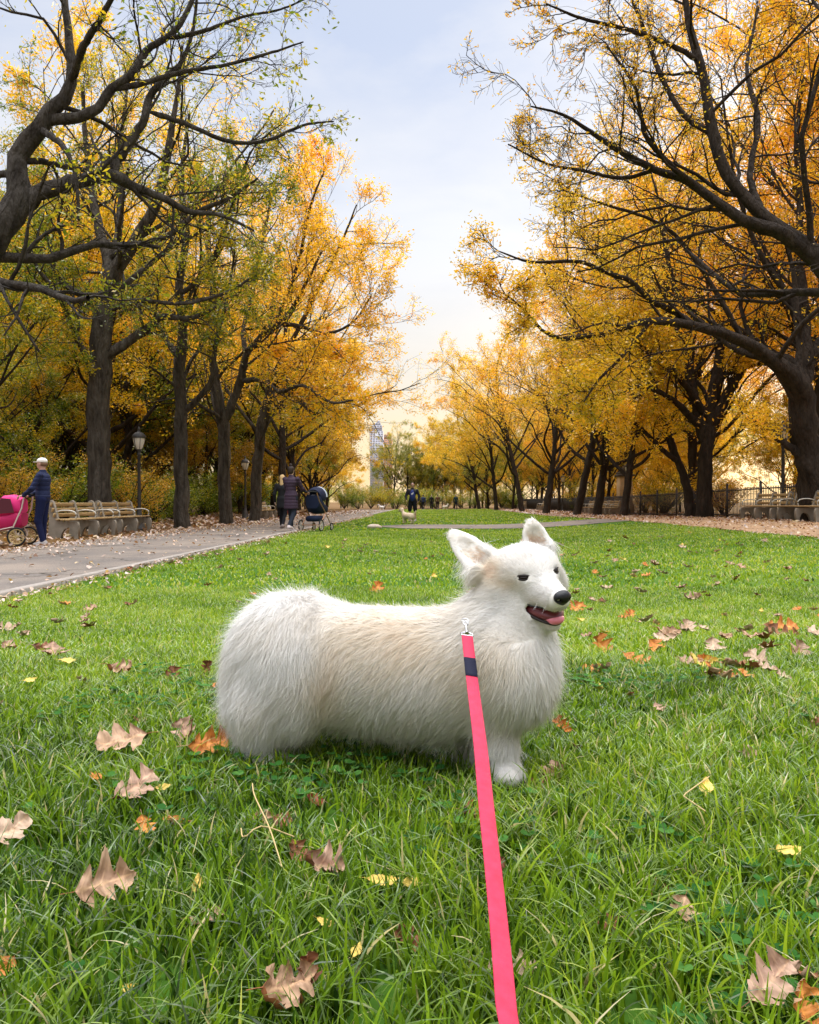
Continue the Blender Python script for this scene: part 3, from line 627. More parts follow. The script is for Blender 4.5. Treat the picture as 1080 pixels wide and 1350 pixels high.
# woods on both sides and the trees closing the view
rg = random.Random(9)
ORD = ['first', 'second', 'third', 'fourth', 'fifth', 'sixth', 'seventh', 'eighth', 'ninth', 'tenth', 'eleventh', 'twelfth', 'thirteenth', 'fourteenth']
def wood(spots, kinds, name, label, group, s0=.85, s1=1.15, cols=((1, 1, 1),), order=None):
    base_label = label
    for i_, (x, y) in enumerate(spots):
        if order: label = ORD[i_]+' '+order % base_label
        v = rg.choice(kinds); k = rg.uniform(s0, s1)*(.6 if x/y < -.40 and y < 45 else 1)
        put_tree(v, (x, y, Z(x, y)), rg.uniform(0, 6.28), (k, k, k*rg.uniform(.9, 1.1)), rg.choice(cols), name, label, group)
wood([(-13+rg.uniform(-1.2, 1.2)-i % 2*3, 23+i*6.5) for i in range(9)], [V_OLIV, V_OLIV, V_GREEN, V_DENSE], 'woodland_tree', 'olive and yellow tree just behind the left row of trunks', 'trees just behind the left row', order='nearest %s')
wood([(-21+rg.uniform(-2, 2)-i % 3*4.5, 20+i*4.2) for i in range(16)], [V_GREEN, V_OLIV, V_GREEN], 'woodland_tree', 'dark green tree in the depth of the wood on the left', 'trees deep in the left wood', .9, 1.2, ((.8, .8, .8), (1, 1, 1)))
wood([(-15-rg.uniform(0, 5), 24+i*5.2) for i in range(8)], [V_DENSE, V_OLIV], 'woodland_tree', 'tall yellowing tree in the second line of the left wood', 'second line of the left wood', 1.15, 1.35, order='nearest %s')
wood([(-11.5-rg.uniform(0, 2.5), 48+i*7) for i in range(8)], [V_DENSE, V_OLIV, V_RUST], 'woodland_tree', 'golden tree crowding the far part of the left row', 'trees crowding the far left row', .8, 1.0, order='nearest %s')
wood([(-40+rg.uniform(-5, 5)-i % 2*8, 30+i*8) for i in range(10)], [V_GREEN, V_OLIV], 'woodland_tree', 'tall tree at the back of the left wood', 'trees at the back of the left wood', 1.1, 1.4)
wood([(17+rg.uniform(-1.5, 1.5)+i % 2*4, 30+i*8) for i in range(9)], [V_DENSE, V_ORAN, V_ORAN], 'woodland_tree', 'golden tree beyond the right railing', 'trees beyond the right railing', .9, 1.15, ((1, 1, 1), (1, .9, .8)), order='nearest %s')
wood([(30+rg.uniform(-3, 3)+i % 2*7, 38+i*11) for i in range(7)], [V_DENSE, V_ORAN, V_OLIV], 'woodland_tree', 'distant yellow tree far behind the right railing', 'distant trees behind the right railing', .9, 1.1)
wood([(-2.2+i*2.4+rg.uniform(-.6, .6), 104+rg.uniform(-4, 8)) for i in range(6)], [V_OLIV], 'far_tree', 'olive tree closing the far end of the avenue', 'trees closing the avenue', .5, .66, ((1, .95, .85),), order='from left, %s')
wood([(-9.5+i*2.2, 122+i*2) for i in range(5)], [V_OLIV, V_RUST], 'far_tree', 'low bushy tree at the path end below the towers', 'low trees below the towers', .28, .36, ((1, .95, .85),), order='from the left: %s')
wood([(x_+rg.uniform(-1, 1), 128+rg.uniform(-3, 12)) for x_ in (-48, -43, -38, -33, -28, -23, -18, -14, 3, 8, 13, 18, 23, 28, 33, 38, 44)], [V_OLIV, V_DENSE], 'far_tree', 'farthest low tree behind the ones closing the avenue', 'farthest trees', .5, .75, ((1, .95, .85),))
wood([(9.5+i*2.2, 96-i*6) for i in range(4)], [V_OLIV, V_DENSE], 'far_tree', 'rounded olive tree where the railing runs out of sight', 'rounded trees at the far railing', .6, .75)
wood([(17.5+rg.uniform(-2, 5), 27+i*5.5) for i in range(12)], [V_DENSE, V_OLIV, V_DENSE], 'young_tree', 'young yellow tree low behind the right railing', 'young trees behind the right railing', .40, .58, order='nearest %s')
wood([(12.9+rg.uniform(-.3, 2.2), 52+i*5.0) for i in range(12)], [V_DENSE, V_DENSE, V_ORAN], 'young_tree', 'full yellow tree low over the far railing', 'full yellow trees over the far railing', .48, .66, order='nearest %s')
wood([(1.6+i*1.5, 112+rg.uniform(-3, 6)) for i in range(7)], [V_OLIV, V_DENSE], 'far_tree', 'rounded tree in the bank at the lawn end', 'bank of rounded trees at the lawn end', .42, .60, ((1, .95, .85),), order='from the left: %s')
# shrubs
for nm, lab, grp, pts, vs, s in (
 ('shrub', 'green and rust shrub growing under the trees behind the left benches', 'shrubs behind the left benches', [(-10.6-rg.uniform(0, 3.5), 20+i*2.6) for i in range(11)], [B_GR, B_OL, B_GR, B_RU], (.7, 1.05)),
 ('shrub', 'dark green shrub in the left wood', 'shrubs in the left wood', [(-17-rg.uniform(0, 9), 20+i*2.4) for i in range(20)]+[(-11.5-rg.uniform(0, 12), 50+i*3.2) for i in range(22)], [B_GR, B_OL], (1.0, 1.5)),
 ('shrub', 'low yellow and green shrub behind the right railing', 'shrubs behind the right railing', [(13.5+rg.uniform(0, 5), 27+i*4) for i in range(13)], [B_YE, B_OL, B_YE], (.7, 1.05)),
 ('shrub', 'far low shrub at the end of the lawn', 'shrubs at the end of the lawn', [(-8+i*1.6, 99+rg.uniform(-2, 2)) for i in range(14)], [B_OL, B_GR], (.8, 1.1))):
    for i_, (x, y) in enumerate(pts):
        t = put_tree(rg.choice(vs), (x, y, Z(x, y)), rg.uniform(0, 6.28), rg.uniform(*s), (1, 1, 1), nm, (ORD[i_]+(' from the left: ' if 'end of the lawn' in lab else ' nearest ')+lab) if len(pts) < 15 else lab, grp, 'shrub')
# ---------------------------------------------------------------- lawn
def sn(x, y, s, ph=0):
    return (np.sin(x*s+ph)*np.cos(y*s*.83+ph*1.7)+np.sin((x+y)*s*.57+ph*2.1)*.7+np.sin((x-1.3*y)*s*1.31+ph)*.5)/2.2
def in_lawn(x, y):
    return (x > kx(y)+.02) & (x < 6.9+SL*y)
def blades(name, x, y, h, w_, seg, rng, m_, label, lean=(.25, 1.1), tintb=0.0):
    n = len(x); a = rng.uniform(0, 6.283, n)+1.2*sn(x, y, 3.1); z = terrain(x, y)-.004
    lean_ = rng.uniform(lean[0], lean[1], n); t = np.linspace(0, 1, seg+1)
    dx, dy = np.cos(a), np.sin(a)
    b2 = rng.uniform(-.5, .5, n)
    hor = h[:, None]*lean_[:, None]*(t[None]**1.8)*.75; ver = h[:, None]*(t[None]-.33*lean_[:, None]*t[None]**2.2)
    px = x[:, None]+dx[:, None]*hor-dy[:, None]*hor*b2[:, None]*t; py = y[:, None]+dy[:, None]*hor+dx[:, None]*hor*b2[:, None]*t; pz = z[:, None]+ver
    ww = w_[:, None]*np.clip((1-t[None]**2.2), .0, 1)*.5; ww[:, -1] = .0002
    fold = rng.uniform(-.6, .6, n)
    ex, ey = -dy, dx
    V = np.empty((n, seg+1, 2, 3)); ez = fold[:, None]*ww
    V[:, :, 0, 0] = px-ex[:, None]*ww; V[:, :, 0, 1] = py-ey[:, None]*ww; V[:, :, 0, 2] = pz-ez
    V[:, :, 1, 0] = px+ex[:, None]*ww; V[:, :, 1, 1] = py+ey[:, None]*ww; V[:, :, 1, 2] = pz+ez
    i = np.arange(n)[:, None]*(seg+1)*2+np.arange(seg)[None]*2
    Fq = np.stack([i, i+1, i+3, i+2], -1).reshape(-1, 4)
    tint = .42+.17*sn(x, y, 1.1, 2)+.16*sn(x, y, 5.5, 1)+rng.normal(0, .17, n)+tintb
    tint = np.where(rng.random(n) < .03+.05*(sn(x, y, 3.7, 4) > .35), 1.0, np.clip(tint, 0, .86))
    o = link(name, np_mesh(name, V.reshape(-1, 3), Fq, m_, True, {'tint': np.repeat(tint, (seg+1)*2)}))
    return tag(o, label, 'grass', None, 'stuff')
GCOL = [(.024, .060, .005), (.080, .152, .007), (.145, .250, .009), (.230, .355, .014), (.34, .45, .022), (.48, .52, .05), (.60, .50, .22)]
GM = leaf_mat('grass', GCOL, .48, spec=.14, rough=.5)
def wedge(y0, y1, dens, rng, marg=.35):
    ymid = np.linspace(y0, y1, 400); wd = 1.04*ymid+2*marg; cdf = np.cumsum(wd); n = int(np.trapezoid(wd, ymid)*dens) if hasattr(np, 'trapezoid') else int(np.trapz(wd, ymid)*dens)
    y = np.interp(rng.random(n)*cdf[-1], cdf, ymid); x = (rng.random(n)-.5)*(1.04*y+2*marg)
    return x, y
def make_grass():
    rng = np.random.default_rng(7)
    # near tufts
    x, y = wedge(.40, 3.0, 1900, rng, .75); k = 11
    tx = np.repeat(x, k)+rng.normal(0, .012, len(x)*k); ty = np.repeat(y, k)+rng.normal(0, .012, len(x)*k)
    th = np.repeat(rng.uniform(.6, 1.35, len(x))*(1+.35*sn(x, y, 4.2, 3)), k)
    m = in_lawn(tx, ty); tx, ty, th = tx[m], ty[m], th[m]
    h = .052*th*rng.uniform(.55, 1.35, len(tx))*(.8+.35*sst(2.2, .7, ty)); h = np.clip(h, .012, .10)
    blades('grass', tx, ty, h, rng.uniform(.0026, .0060, len(tx)), 5, rng, GM, 'long bright green grass around the dog', tintb=-.03)
    x, y = wedge(3.0, 8.0, 3400, rng, 1.1); m = in_lawn(x, y); x, y = x[m], y[m]
    h = .042*rng.uniform(.5, 1.4, len(x))*(1+.3*sn(x, y, 3.2, 3)); blades('grass', x, y, h, rng.uniform(.004, .008, len(x)), 3, rng, GM, 'green grass of the lawn behind the dog', tintb=.06)
    x, y = wedge(8.0, 24.0, 400, rng, 1.6); m = in_lawn(x, y); x, y = x[m], y[m]
    h = .045*rng.uniform(.5, 1.4, len(x)); blades('grass', x, y, h, rng.uniform(.012, .026, len(x)), 2, rng, GM, 'green grass of the middle of the lawn', tintb=.12)
    x, y = wedge(24.0, 95.0, 32, rng, 2); m = in_lawn(x, y) & ~((y > 25.5) & (y < 30.4+.12*np.maximum(x, 0)) & (x > -1)); x, y = x[m], y[m]
    h = .05*rng.uniform(.5, 1.3, len(x)); blades('grass', x, y, h, rng.uniform(.05, .11, len(x)), 2, rng, GM, 'green grass of the far lawn', tintb=.16)
    # clover
    n = 5200; x = rng.uniform(-.9, 1.2, n); y = rng.uniform(.6, 2.6, n); m = sn(x, y, 5.0, 5)+rng.normal(0, .12, n) > .34; x, y = x[m], y[m]; n = len(x)
    z = terrain(x, y)+rng.uniform(.012, .042, n); a = rng.uniform(0, 6.28, n); r = rng.uniform(.0045, .0085, n)
    th = np.linspace(0, 2*np.pi, 7, endpoint=False); V = []
    for q in range(3):
        b = a+q*2.094; cx = x+np.cos(b)*r*1.05; cy = y+np.sin(b)*r*1.05
        ph = b[:, None]+th[None]; rr = r[:, None]*np.where(np.arange(7) == 0, .78, 1)[None]
        V.append(np.stack([cx[:, None]+np.cos(ph)*rr, cy[:, None]+np.sin(ph)*rr, z[:, None]+np.cos(th)[None]*rr*.35+0*ph], -1))
    V = np.stack(V, 1).reshape(-1, 3); CM = leaf_mat('clover', [(.02, .085, .015), (.04, .14, .02), (.09, .22, .04)], .35, spec=.15)
    tag(link('clover', np_mesh('clover', V, np.arange(len(V)).reshape(-1, 7), CM, False, {'tint': np.repeat(rng.random(n), 21)})), 'patches of small round clover leaves among the grass', 'clover', None, 'stuff')
if 'grass' not in SKIP: make_grass()
# ---------------------------------------------------------------- fallen leaves
def leafm(name, c1, c2, back):
    m = bpy.data.materials.new(name); m.use_nodes = True; nt = m.node_tree; N = nt.nodes; L = nt.links; b = N['Principled BSDF']; b.inputs['Roughness'].default_value = .62; b.inputs['Specular IOR Level'].default_value = .35
    tc = N.new('ShaderNodeTexCoord'); nz = N.new('ShaderNodeTexNoise'); nz.inputs['Scale'].default_value = 38; nz.inputs['Detail'].default_value = 6; L.new(tc.outputs['Object'], nz.inputs['Vector'])
    r = N.new('ShaderNodeValToRGB'); L.new(nz.outputs[0], r.inputs[0]); r.color_ramp.elements[0].position = .34; r.color_ramp.elements[1].position = .66
    r.color_ramp.elements[0].color = (*c1, 1); r.color_ramp.elements[1].color = (*c2, 1)
    a = N.new('ShaderNodeAttribute'); a.attribute_name = 'vein'; mv = N.new('ShaderNodeMix'); mv.data_type = 'RGBA'; L.new(a.outputs['Fac'], mv.inputs[0]); L.new(r.outputs[0], mv.inputs[6]); mv.inputs[7].default_value = (c2[0]*1.25, c2[1]*1.2, c2[2]*1.1, 1)
    g = N.new('ShaderNodeNewGeometry'); mb = N.new('ShaderNodeMix'); mb.data_type = 'RGBA'; L.new(g.outputs['Backfacing'], mb.inputs[0]); L.new(mv.outputs[2], mb.inputs[6]); mb.inputs[7].default_value = (*back, 1)
    L.new(mb.outputs[2], b.inputs['Base Color']); bp = N.new('ShaderNodeBump'); bp.inputs['Strength'].default_value = .5; bp.inputs['Distance'].default_value = .002; L.new(nz.outputs[0], bp.inputs['Height']); L.new(bp.outputs[0], b.inputs['Normal'])
    return m
FM = {'tan': leafm('dry_leaf_tan', (.22, .115, .06), (.44, .28, .17), (.26, .09, .03)), 'pink': leafm('dry_leaf_pink', (.24, .13, .08), (.42, .27, .18), (.22, .08, .04)),
 'orange': leafm('dry_leaf_orange', (.36, .11, .02), (.60, .24, .05), (.50, .30, .17)), 'brown': leafm('dry_leaf_brown', (.10, .035, .015), (.26, .10, .04), (.42, .26, .17)),
 'pale': leafm('dry_leaf_pale', (.28, .18, .11), (.48, .34, .23), (.40, .26, .18)), 'yellow': leafm('yellow_leaf', (.50, .33, .05), (.66, .48, .12), (.70, .50, .10)),
 'red': leafm('dark_red_leaf', (.16, .03, .015), (.30, .07, .03), (.30, .12, .07))}
def oak_leaf(seed, size, curl, roll, kind='oak'):
    rng = np.random.default_rng(seed); nt_ = 40; t = np.linspace(0, 1, nt_); U = np.array([-1, -.72, -.42, -.16, 0, .16, .42, .72, 1])
    if kind == 'oak':
        env = np.sin(np.pi*np.clip(t, 0, 1)**.8)**.55; ph = rng.uniform(-.12, .12)
        lob = .16+.84*np.abs(np.sin(np.pi*(t*3.0+.12+ph)))**.9; wv = .44*env*lob*(1-.18*t); wv += .035*np.maximum(0, np.sin(2*np.pi*t*9))*env
    else: wv = .26*np.sin(np.pi*t**.85)**.9
    wv *= 1+.16*np.sin(t*23+rng.uniform(0, 6))*(kind == 'oak')+rng.normal(0, .05, nt_); wv[0] = wv[-1] = .004; T, UU = np.meshgrid(t, U, indexing='ij'); W = wv[:, None]
    X = T+np.abs(UU)**1.3*W*(.42 if kind == 'oak' else .1); asym = rng.uniform(-.28, .28)*np.sin(T*5+rng.uniform(0, 6)); Y = UU*W*(1+asym*np.sign(UU))
    Z = .03*np.sin(X*9+rng.uniform(0, 6))*UU+.02*np.abs(UU)+rng.normal(0, .010, X.shape)+.035*np.sin(X*17+rng.uniform(0, 6))*np.cos(Y*19+rng.uniform(0, 6))+.05*np.sin(Y*14+X*5+rng.uniform(0, 6))*curl
    # wrap across and along
    if roll: rho = 1/(roll*3.2); Y, Z = (rho+0*Z)*np.sin(Y/rho)-Z*np.sin(Y/rho), rho*(1-np.cos(Y/rho))+Z*np.cos(Y/rho)
    if curl: rho = 1/(curl*2.2); s0 = X-.5; X, Z = rho*np.sin(s0/rho)-Z*np.sin(s0/rho)+.5, rho*(1-np.cos(s0/rho))+Z*np.cos(s0/rho)
    V = (np.stack([X-.5, Y, Z], -1).reshape(-1, 3))*size; k = len(U); i = np.arange(nt_-1)[:, None]*k; j = np.arange(k-1)[None]
    Fq = np.stack([i+j, i+k+j, i+k+j+1, i+j+1], -1).reshape(-1, 4)
    vein = ((np.abs(UU) < .01)*1.+(np.abs(np.sin(np.pi*(T-np.abs(UU)*.12)*6)) > .97)*.5*(np.abs(UU) < .8)).ravel()
    # stalk
    a = V[(k//2)]; st = np.array([a, a+np.array([-.10, .01, .02])*size, a+np.array([-.22, .03, .01])*size]); mb = MB(); mb.tube(st, .008*size*np.array([1, .8, .9]), 5)
    nV = len(V); V = np.vstack([V]+mb.V); FS = [Fq]+[f+nV for f in mb.F4]; F3 = [f+nV for f in mb.F3]; vein = np.r_[vein, np.ones(len(V)-nV)]
    return V, [np.vstack(FS), np.vstack(F3)], vein
def put_leaf(px, py, wpx, matk, label, seed, rz=None, tx=0, ty=0, curl=.3, roll=.3, lift=.032, group=None, kind='oak', mesh=None, pos=None):
    r = random.Random(seed); p = ground(px, py-8, lift) if pos is None else pos; size = (wpx*p[1]/F)*.86 if pos is None else wpx
    if mesh is None:
        V, Fq, vein = oak_leaf(seed, size, curl, roll, kind); mesh = np_mesh('fallen_leaf', V, Fq, FM[matk], True, {'vein': vein})
    o = link('fallen_leaf', mesh); tag(o, label, 'leaf', group); o.rotation_mode = 'ZYX'
    o.location = (p[0], p[1], p[2]+lift); o.rotation_euler = (tx, ty, r.uniform(0, 6.28) if rz is None else rz); return o, mesh
LEAVES = [
 (160, 985, 78, 'tan', 'broad flat tan oak leaf in the grass left of the dog', 1, 3.5, .55, .1, .12, .12, .058), (178, 1046, 74, 'pink', 'pinkish grey oak leaf just below the broad flat tan one', 2, .9, .55, .1, .2, .2, .055),
 (245, 975, 58, 'pink', 'crumpled pinkish leaf touching the upright orange brown one by the dog', 3, 2.0, .5, -.2, .6, .5, .048), (278, 990, 74, 'orange', 'curled orange brown oak leaf standing beside the rump of the dog', 4, .4, .7, .2, .5, .5, .05),
 (160, 893, 50, 'tan', 'tan leaf with an orange center, upper left of the broad flat tan leaf', 5, .2, .3, 0, .8, .5, .035), (228, 899, 36, 'brown', 'small dark brown leaf between the rump and the tan leaf with orange center', 6, 1.8, .6, .4, .6, .5, .035),
 (272, 890, 34, 'brown', 'folded grey brown leaf standing against the back of the dog', 7, 1.3, 1.1, .2, .6, .9, .045), (10, 838, 42, 'pale', 'pale leaf at the left edge of the lawn near the kerb', 8, .5, .2, 0, .4, .3, .03),
 (12, 862, 34, 'pink', 'grey pink leaf at the left edge just below the pale one', 9, 2.5, .2, .1, .6, .4, .03), (57, 864, 36, 'brown', 'wide brown leaf with raised ends in the left of the lawn', 10, .1, .6, 0, .9, .3, .03),
 (118, 812, 26, 'tan', 'small tan leaf up the lawn toward the kerb', 11, 1.1, .3, 0, .4, .3, .03), (10, 1105, 74, 'pale', 'deeply cut pale leaf cropped by the left edge', 12, 1.0, .5, .3, .3, .2, .055),
 (140, 1172, 92, 'tan', 'tan leaf with pointed lobes sticking up from the lower left grass', 13, .35, .95, .15, .2, .2, .06), (378, 1312, 118, 'tan', 'large crumpled tan leaf with a dark underside at the bottom of the picture', 14, .5, .5, .3, .8, .6, .065),
 (405, 1290, 70, 'brown', 'dark brown curled leaf resting on the large crumpled tan one', 15, 1.8, .7, .3, .8, .9, .07), (428, 1150, 88, 'pink', 'crumpled pink brown leaf in the grass below the belly', 16, .1, .5, .2, .8, .6, .052),
 (395, 1138, 60, 'brown', 'brown leaf half under the crumpled pink brown one', 17, 2.2, .3, .2, .6, .4, .035), (345, 1090, 42, 'tan', 'little tan leaf left of the dry grass stalk', 18, .7, .4, .3, .5, .5, .03),
 (415, 1066, 36, 'red', 'dark reddish leaf under the belly of the dog', 19, 2.9, .4, .3, .7, .5, .035), (630, 1084, 62, 'red', 'dark red leaf lying behind the pink leash', 20, .1, .3, .1, .5, .4, .035),
 (535, 1250, 62, 'brown', 'dark grey brown leaf low in the middle of the grass', 21, 2.6, .3, .3, .8, .5, .03), (1015, 1305, 100, 'pink', 'star like pink tan leaf in the lower right corner', 22, .6, .6, -.2, .25, .3, .066),
 (1056, 1338, 90, 'orange', 'brown leaf standing upright in the lower right corner', 23, 1.5, .9, .5, .5, .6, .06), (793, 860, 46, 'orange', 'rusty leaf pair standing right of the chest of the dog', 24, 1.9, .9, .2, .6, .5, .035),
 (838, 880, 48, 'orange', 'orange brown leaf pointing down right beside the rusty pair', 25, -.6, .4, 0, .4, .5, .035), (780, 893, 40, 'orange', 'thin orange leaf close to the chest of the dog', 26, .1, .3, 0, .6, .6, .03),
 (928, 887, 44, 'orange', 'upright orange leaf in the right of the lawn', 27, 1.6, 1.0, .1, .5, .5, .035), (912, 798, 36, 'pale', 'pale curled leaf in the upper right of the lawn', 28, .1, .3, 0, .8, .6, .03),
 (1052, 868, 46, 'pink', 'pinkish leaf near the right edge of the lawn', 29, 1.0, .7, .2, .4, .3, .035), (1030, 838, 54, 'orange', 'wide tan orange leaf above the pinkish one near the right edge', 30, .1, .4, 0, .4, .4, .03),
 (880, 846, 50, 'tan', 'grey tan leaf in the loose cluster on the right of the lawn', 31, .3, .2, .2, .6, .4, .03), (905, 838, 46, 'pale', 'pale leaf on top of the loose cluster on the right', 32, 1.2, .3, .1, .5, .5, .035),
 (740, 966, 42, 'orange', 'torn orange leaf at the foot of the chest', 33, 2.4, .7, .2, .8, .7, .035), (728, 1034, 60, 'tan', 'tan leaf half hidden in grass right of the front paw', 34, 1.2, .5, .2, .5, .4, .025),
 (712, 1050, 50, 'brown', 'brown leaf tucked under the tan one by the front paw', 35, 2.6, .3, .2, .5, .4, .02), (1074, 968, 40, 'brown', 'ragged brown leaf cut by the right edge', 36, 1.5, .7, .3, .8, .6, .035),
 (760, 812, 36, 'orange', 'bright orange leaf seen just behind the jaw of the dog', 37, .8, .5, 0, .5, .4, .03), (497, 786, 34, 'orange', 'rusty leaf on the lawn just above the back of the dog', 38, 1.4, .6, 0, .6, .5, .03),
 (650, 1178, 40, 'brown', 'small brown leaf right of the leash', 39, .8, .3, 0, .6, .6, .02), (868, 1188, 52, 'brown', 'dark leaf sunk deep in the grass on the lower right', 40, .3, .3, .2, .6, .4, .02),
 (1030, 846, 60, 'brown', 'dark shaded leaf right beneath the wide tan orange one', 41, 2.2, .2, 0, .5, .4, .02), (985, 1006, 44, 'pale', 'ragged pale leaf in the right of the long grass', 42, .4, .4, .2, .8, .5, .03),
 (800, 784, 24, 'pale', 'small pale leaf up the lawn to the right of the face', 43, .2, .2, 0, .5, .4, .03), (830, 820, 26, 'orange', 'small orange leaf right of the jaw in the lawn', 44, 1.0, .5, 0, .5, .5, .03)]
YL = [(260, 1172, 30, 'yellow leaf standing in the grass below the rump', 61, 1.5, 1.0), (505, 1170, 52, 'long yellow leaf lying right of the crumpled pink brown one', 62, .1, .2), (545, 1172, 40, 'yellow leaf with brown edge near the leash', 63, .3, .3), (930, 1046, 40, 'yellow leaf in the right grass', 64, 1.2, .5),
 (215, 1046, 26, 'small yellow leaf beside the pinkish grey oak leaf', 65, .4, .4), (1040, 1130, 50, 'yellow leaf near the right edge', 66, .2, .3), (430, 1225, 34, 'yellow leaf under the dry stalk', 67, -.4, .2), (470, 1262, 34, 'yellow leaf left of the dark grey brown leaf', 68, 1.3, .2), (90, 880, 30, 'pale yellow leaf in the left lawn', 69, .2, .2), (40, 905, 24, 'tiny yellow leaf near the left edge', 70, .8, .2)]
if 'leaves' not in SKIP:
    for a in LEAVES: put_leaf(a[0], a[1], a[2], a[3], a[4], a[5], a[6], a[7], a[8], a[9]*1.3+.15, a[10]*1.4+.15, a[11]-.014)
    for a in YL: put_leaf(a[0], a[1], a[2], 'yellow', a[3], a[4], a[5], a[6], .1, .4, .3, .034, kind='simple')
    rg2 = random.Random(77); src = []
    for i, k in enumerate(['tan', 'pale', 'pink', 'brown', 'orange', 'tan', 'pale', 'orange', 'yellow', 'brown']):
        V, Fq, vein = oak_leaf(200+i, .10, .5+.06*i % .6, .45, 'oak' if k != 'yellow' else 'simple'); src.append((np_mesh('fallen_leaf', V, Fq, FM[k], True, {'vein': vein}), k))
    names = {'tan': 'tan', 'pale': 'pale', 'pink': 'pinkish', 'brown': 'brown', 'orange': 'orange brown', 'yellow': 'yellow'}
    used = 0
    while used < 240:
        y = 2.4+15*rg2.random()**1.35; side = rg2.random()
        x = rg2.uniform(kx(y)+.05, .5*y+.6) if side < .55 else (rg2.gauss(.27*y+.2, .10*y) if side < .88 else kx(y)+abs(rg2.gauss(.1, .3)))
        if not (kx(y)+.03 < x < .54*y+.5 and x < 6.8) or (abs(x+.05) < .45 and y < 2.6): continue
        me, k = rg2.choice(src); where = 'left of the dog' if x < -.02*y-.4 else ('right of the dog' if x > .2*y else 'behind the dog')
        dist = 'near' if y < 5 else ('farther up' if y < 9 else 'far out on')
        o, _ = put_leaf(0, 0, .1, k, '%s dry leaf scattered %s the lawn %s' % (names[k], dist if dist != 'near' else 'low on', where), 500+used, pos=np.array([x, y, Z(x, y)]), tx=rg2.uniform(-.5, .5), ty=rg2.uniform(-.4, .4), mesh=me, lift=.035, group='scattered dry leaves on the lawn')
        s = rg2.uniform(.5, 1.25)*(1+.02*y); o.scale = (s, s, s); used += 1
    for i in range(34):
        y = rg2.uniform(.85, 2.5); x = rg2.uniform(-.5*y-.05, .5*y+.05)
        if 1.35 < y < 1.95 and -.5 < x < .35: continue
        me, k = src[(i*3+3) % 10]; where = 'in the grass before the dog' if y < 1.35 else ('in the grass beside the rump' if x < 0 else 'in the grass beside the chest')
        o, _ = put_leaf(0, 0, .1, k, 'small sunken %s leaf %s' % (names[k], where), 900+i, pos=np.array([x, y, Z(x, y)]), tx=rg2.uniform(-.7, .7), ty=rg2.uniform(-.5, .5), mesh=me, lift=rg2.uniform(.015, .034), group='small sunken leaves in the near grass')
        s = rg2.uniform(.22, .55); o.scale = (s, s, s)
    # dry bent stalks
    for pts, lab in (([(372, 1172, .045), (355, 1135, .075), (336, 1098, .09), (333, 1075, .085)], 'thin dry tan grass stalk arching below the dog'), ([(318, 1120, .05), (322, 1140, .06), (345, 1130, .07), (388, 1132, .05)], 'short dry stalk curling beside the arching one'), ([(930, 1095, .05), (900, 1078, .06), (935, 1050, .06)], 'dry stalk in the long grass on the right')):
        P = []
        for a, b, h in pts: g = ground(a, b+h*300); P.append([g[0], g[1], g[2]+h])
        m_ = MB(); m_.tube(resample(np.array(P), 12), .0011, 5); tag(m_.build('grass_stalk', mat('dry_stalk', (.50, .36, .16), .7), smooth=True), lab, 'stalk')
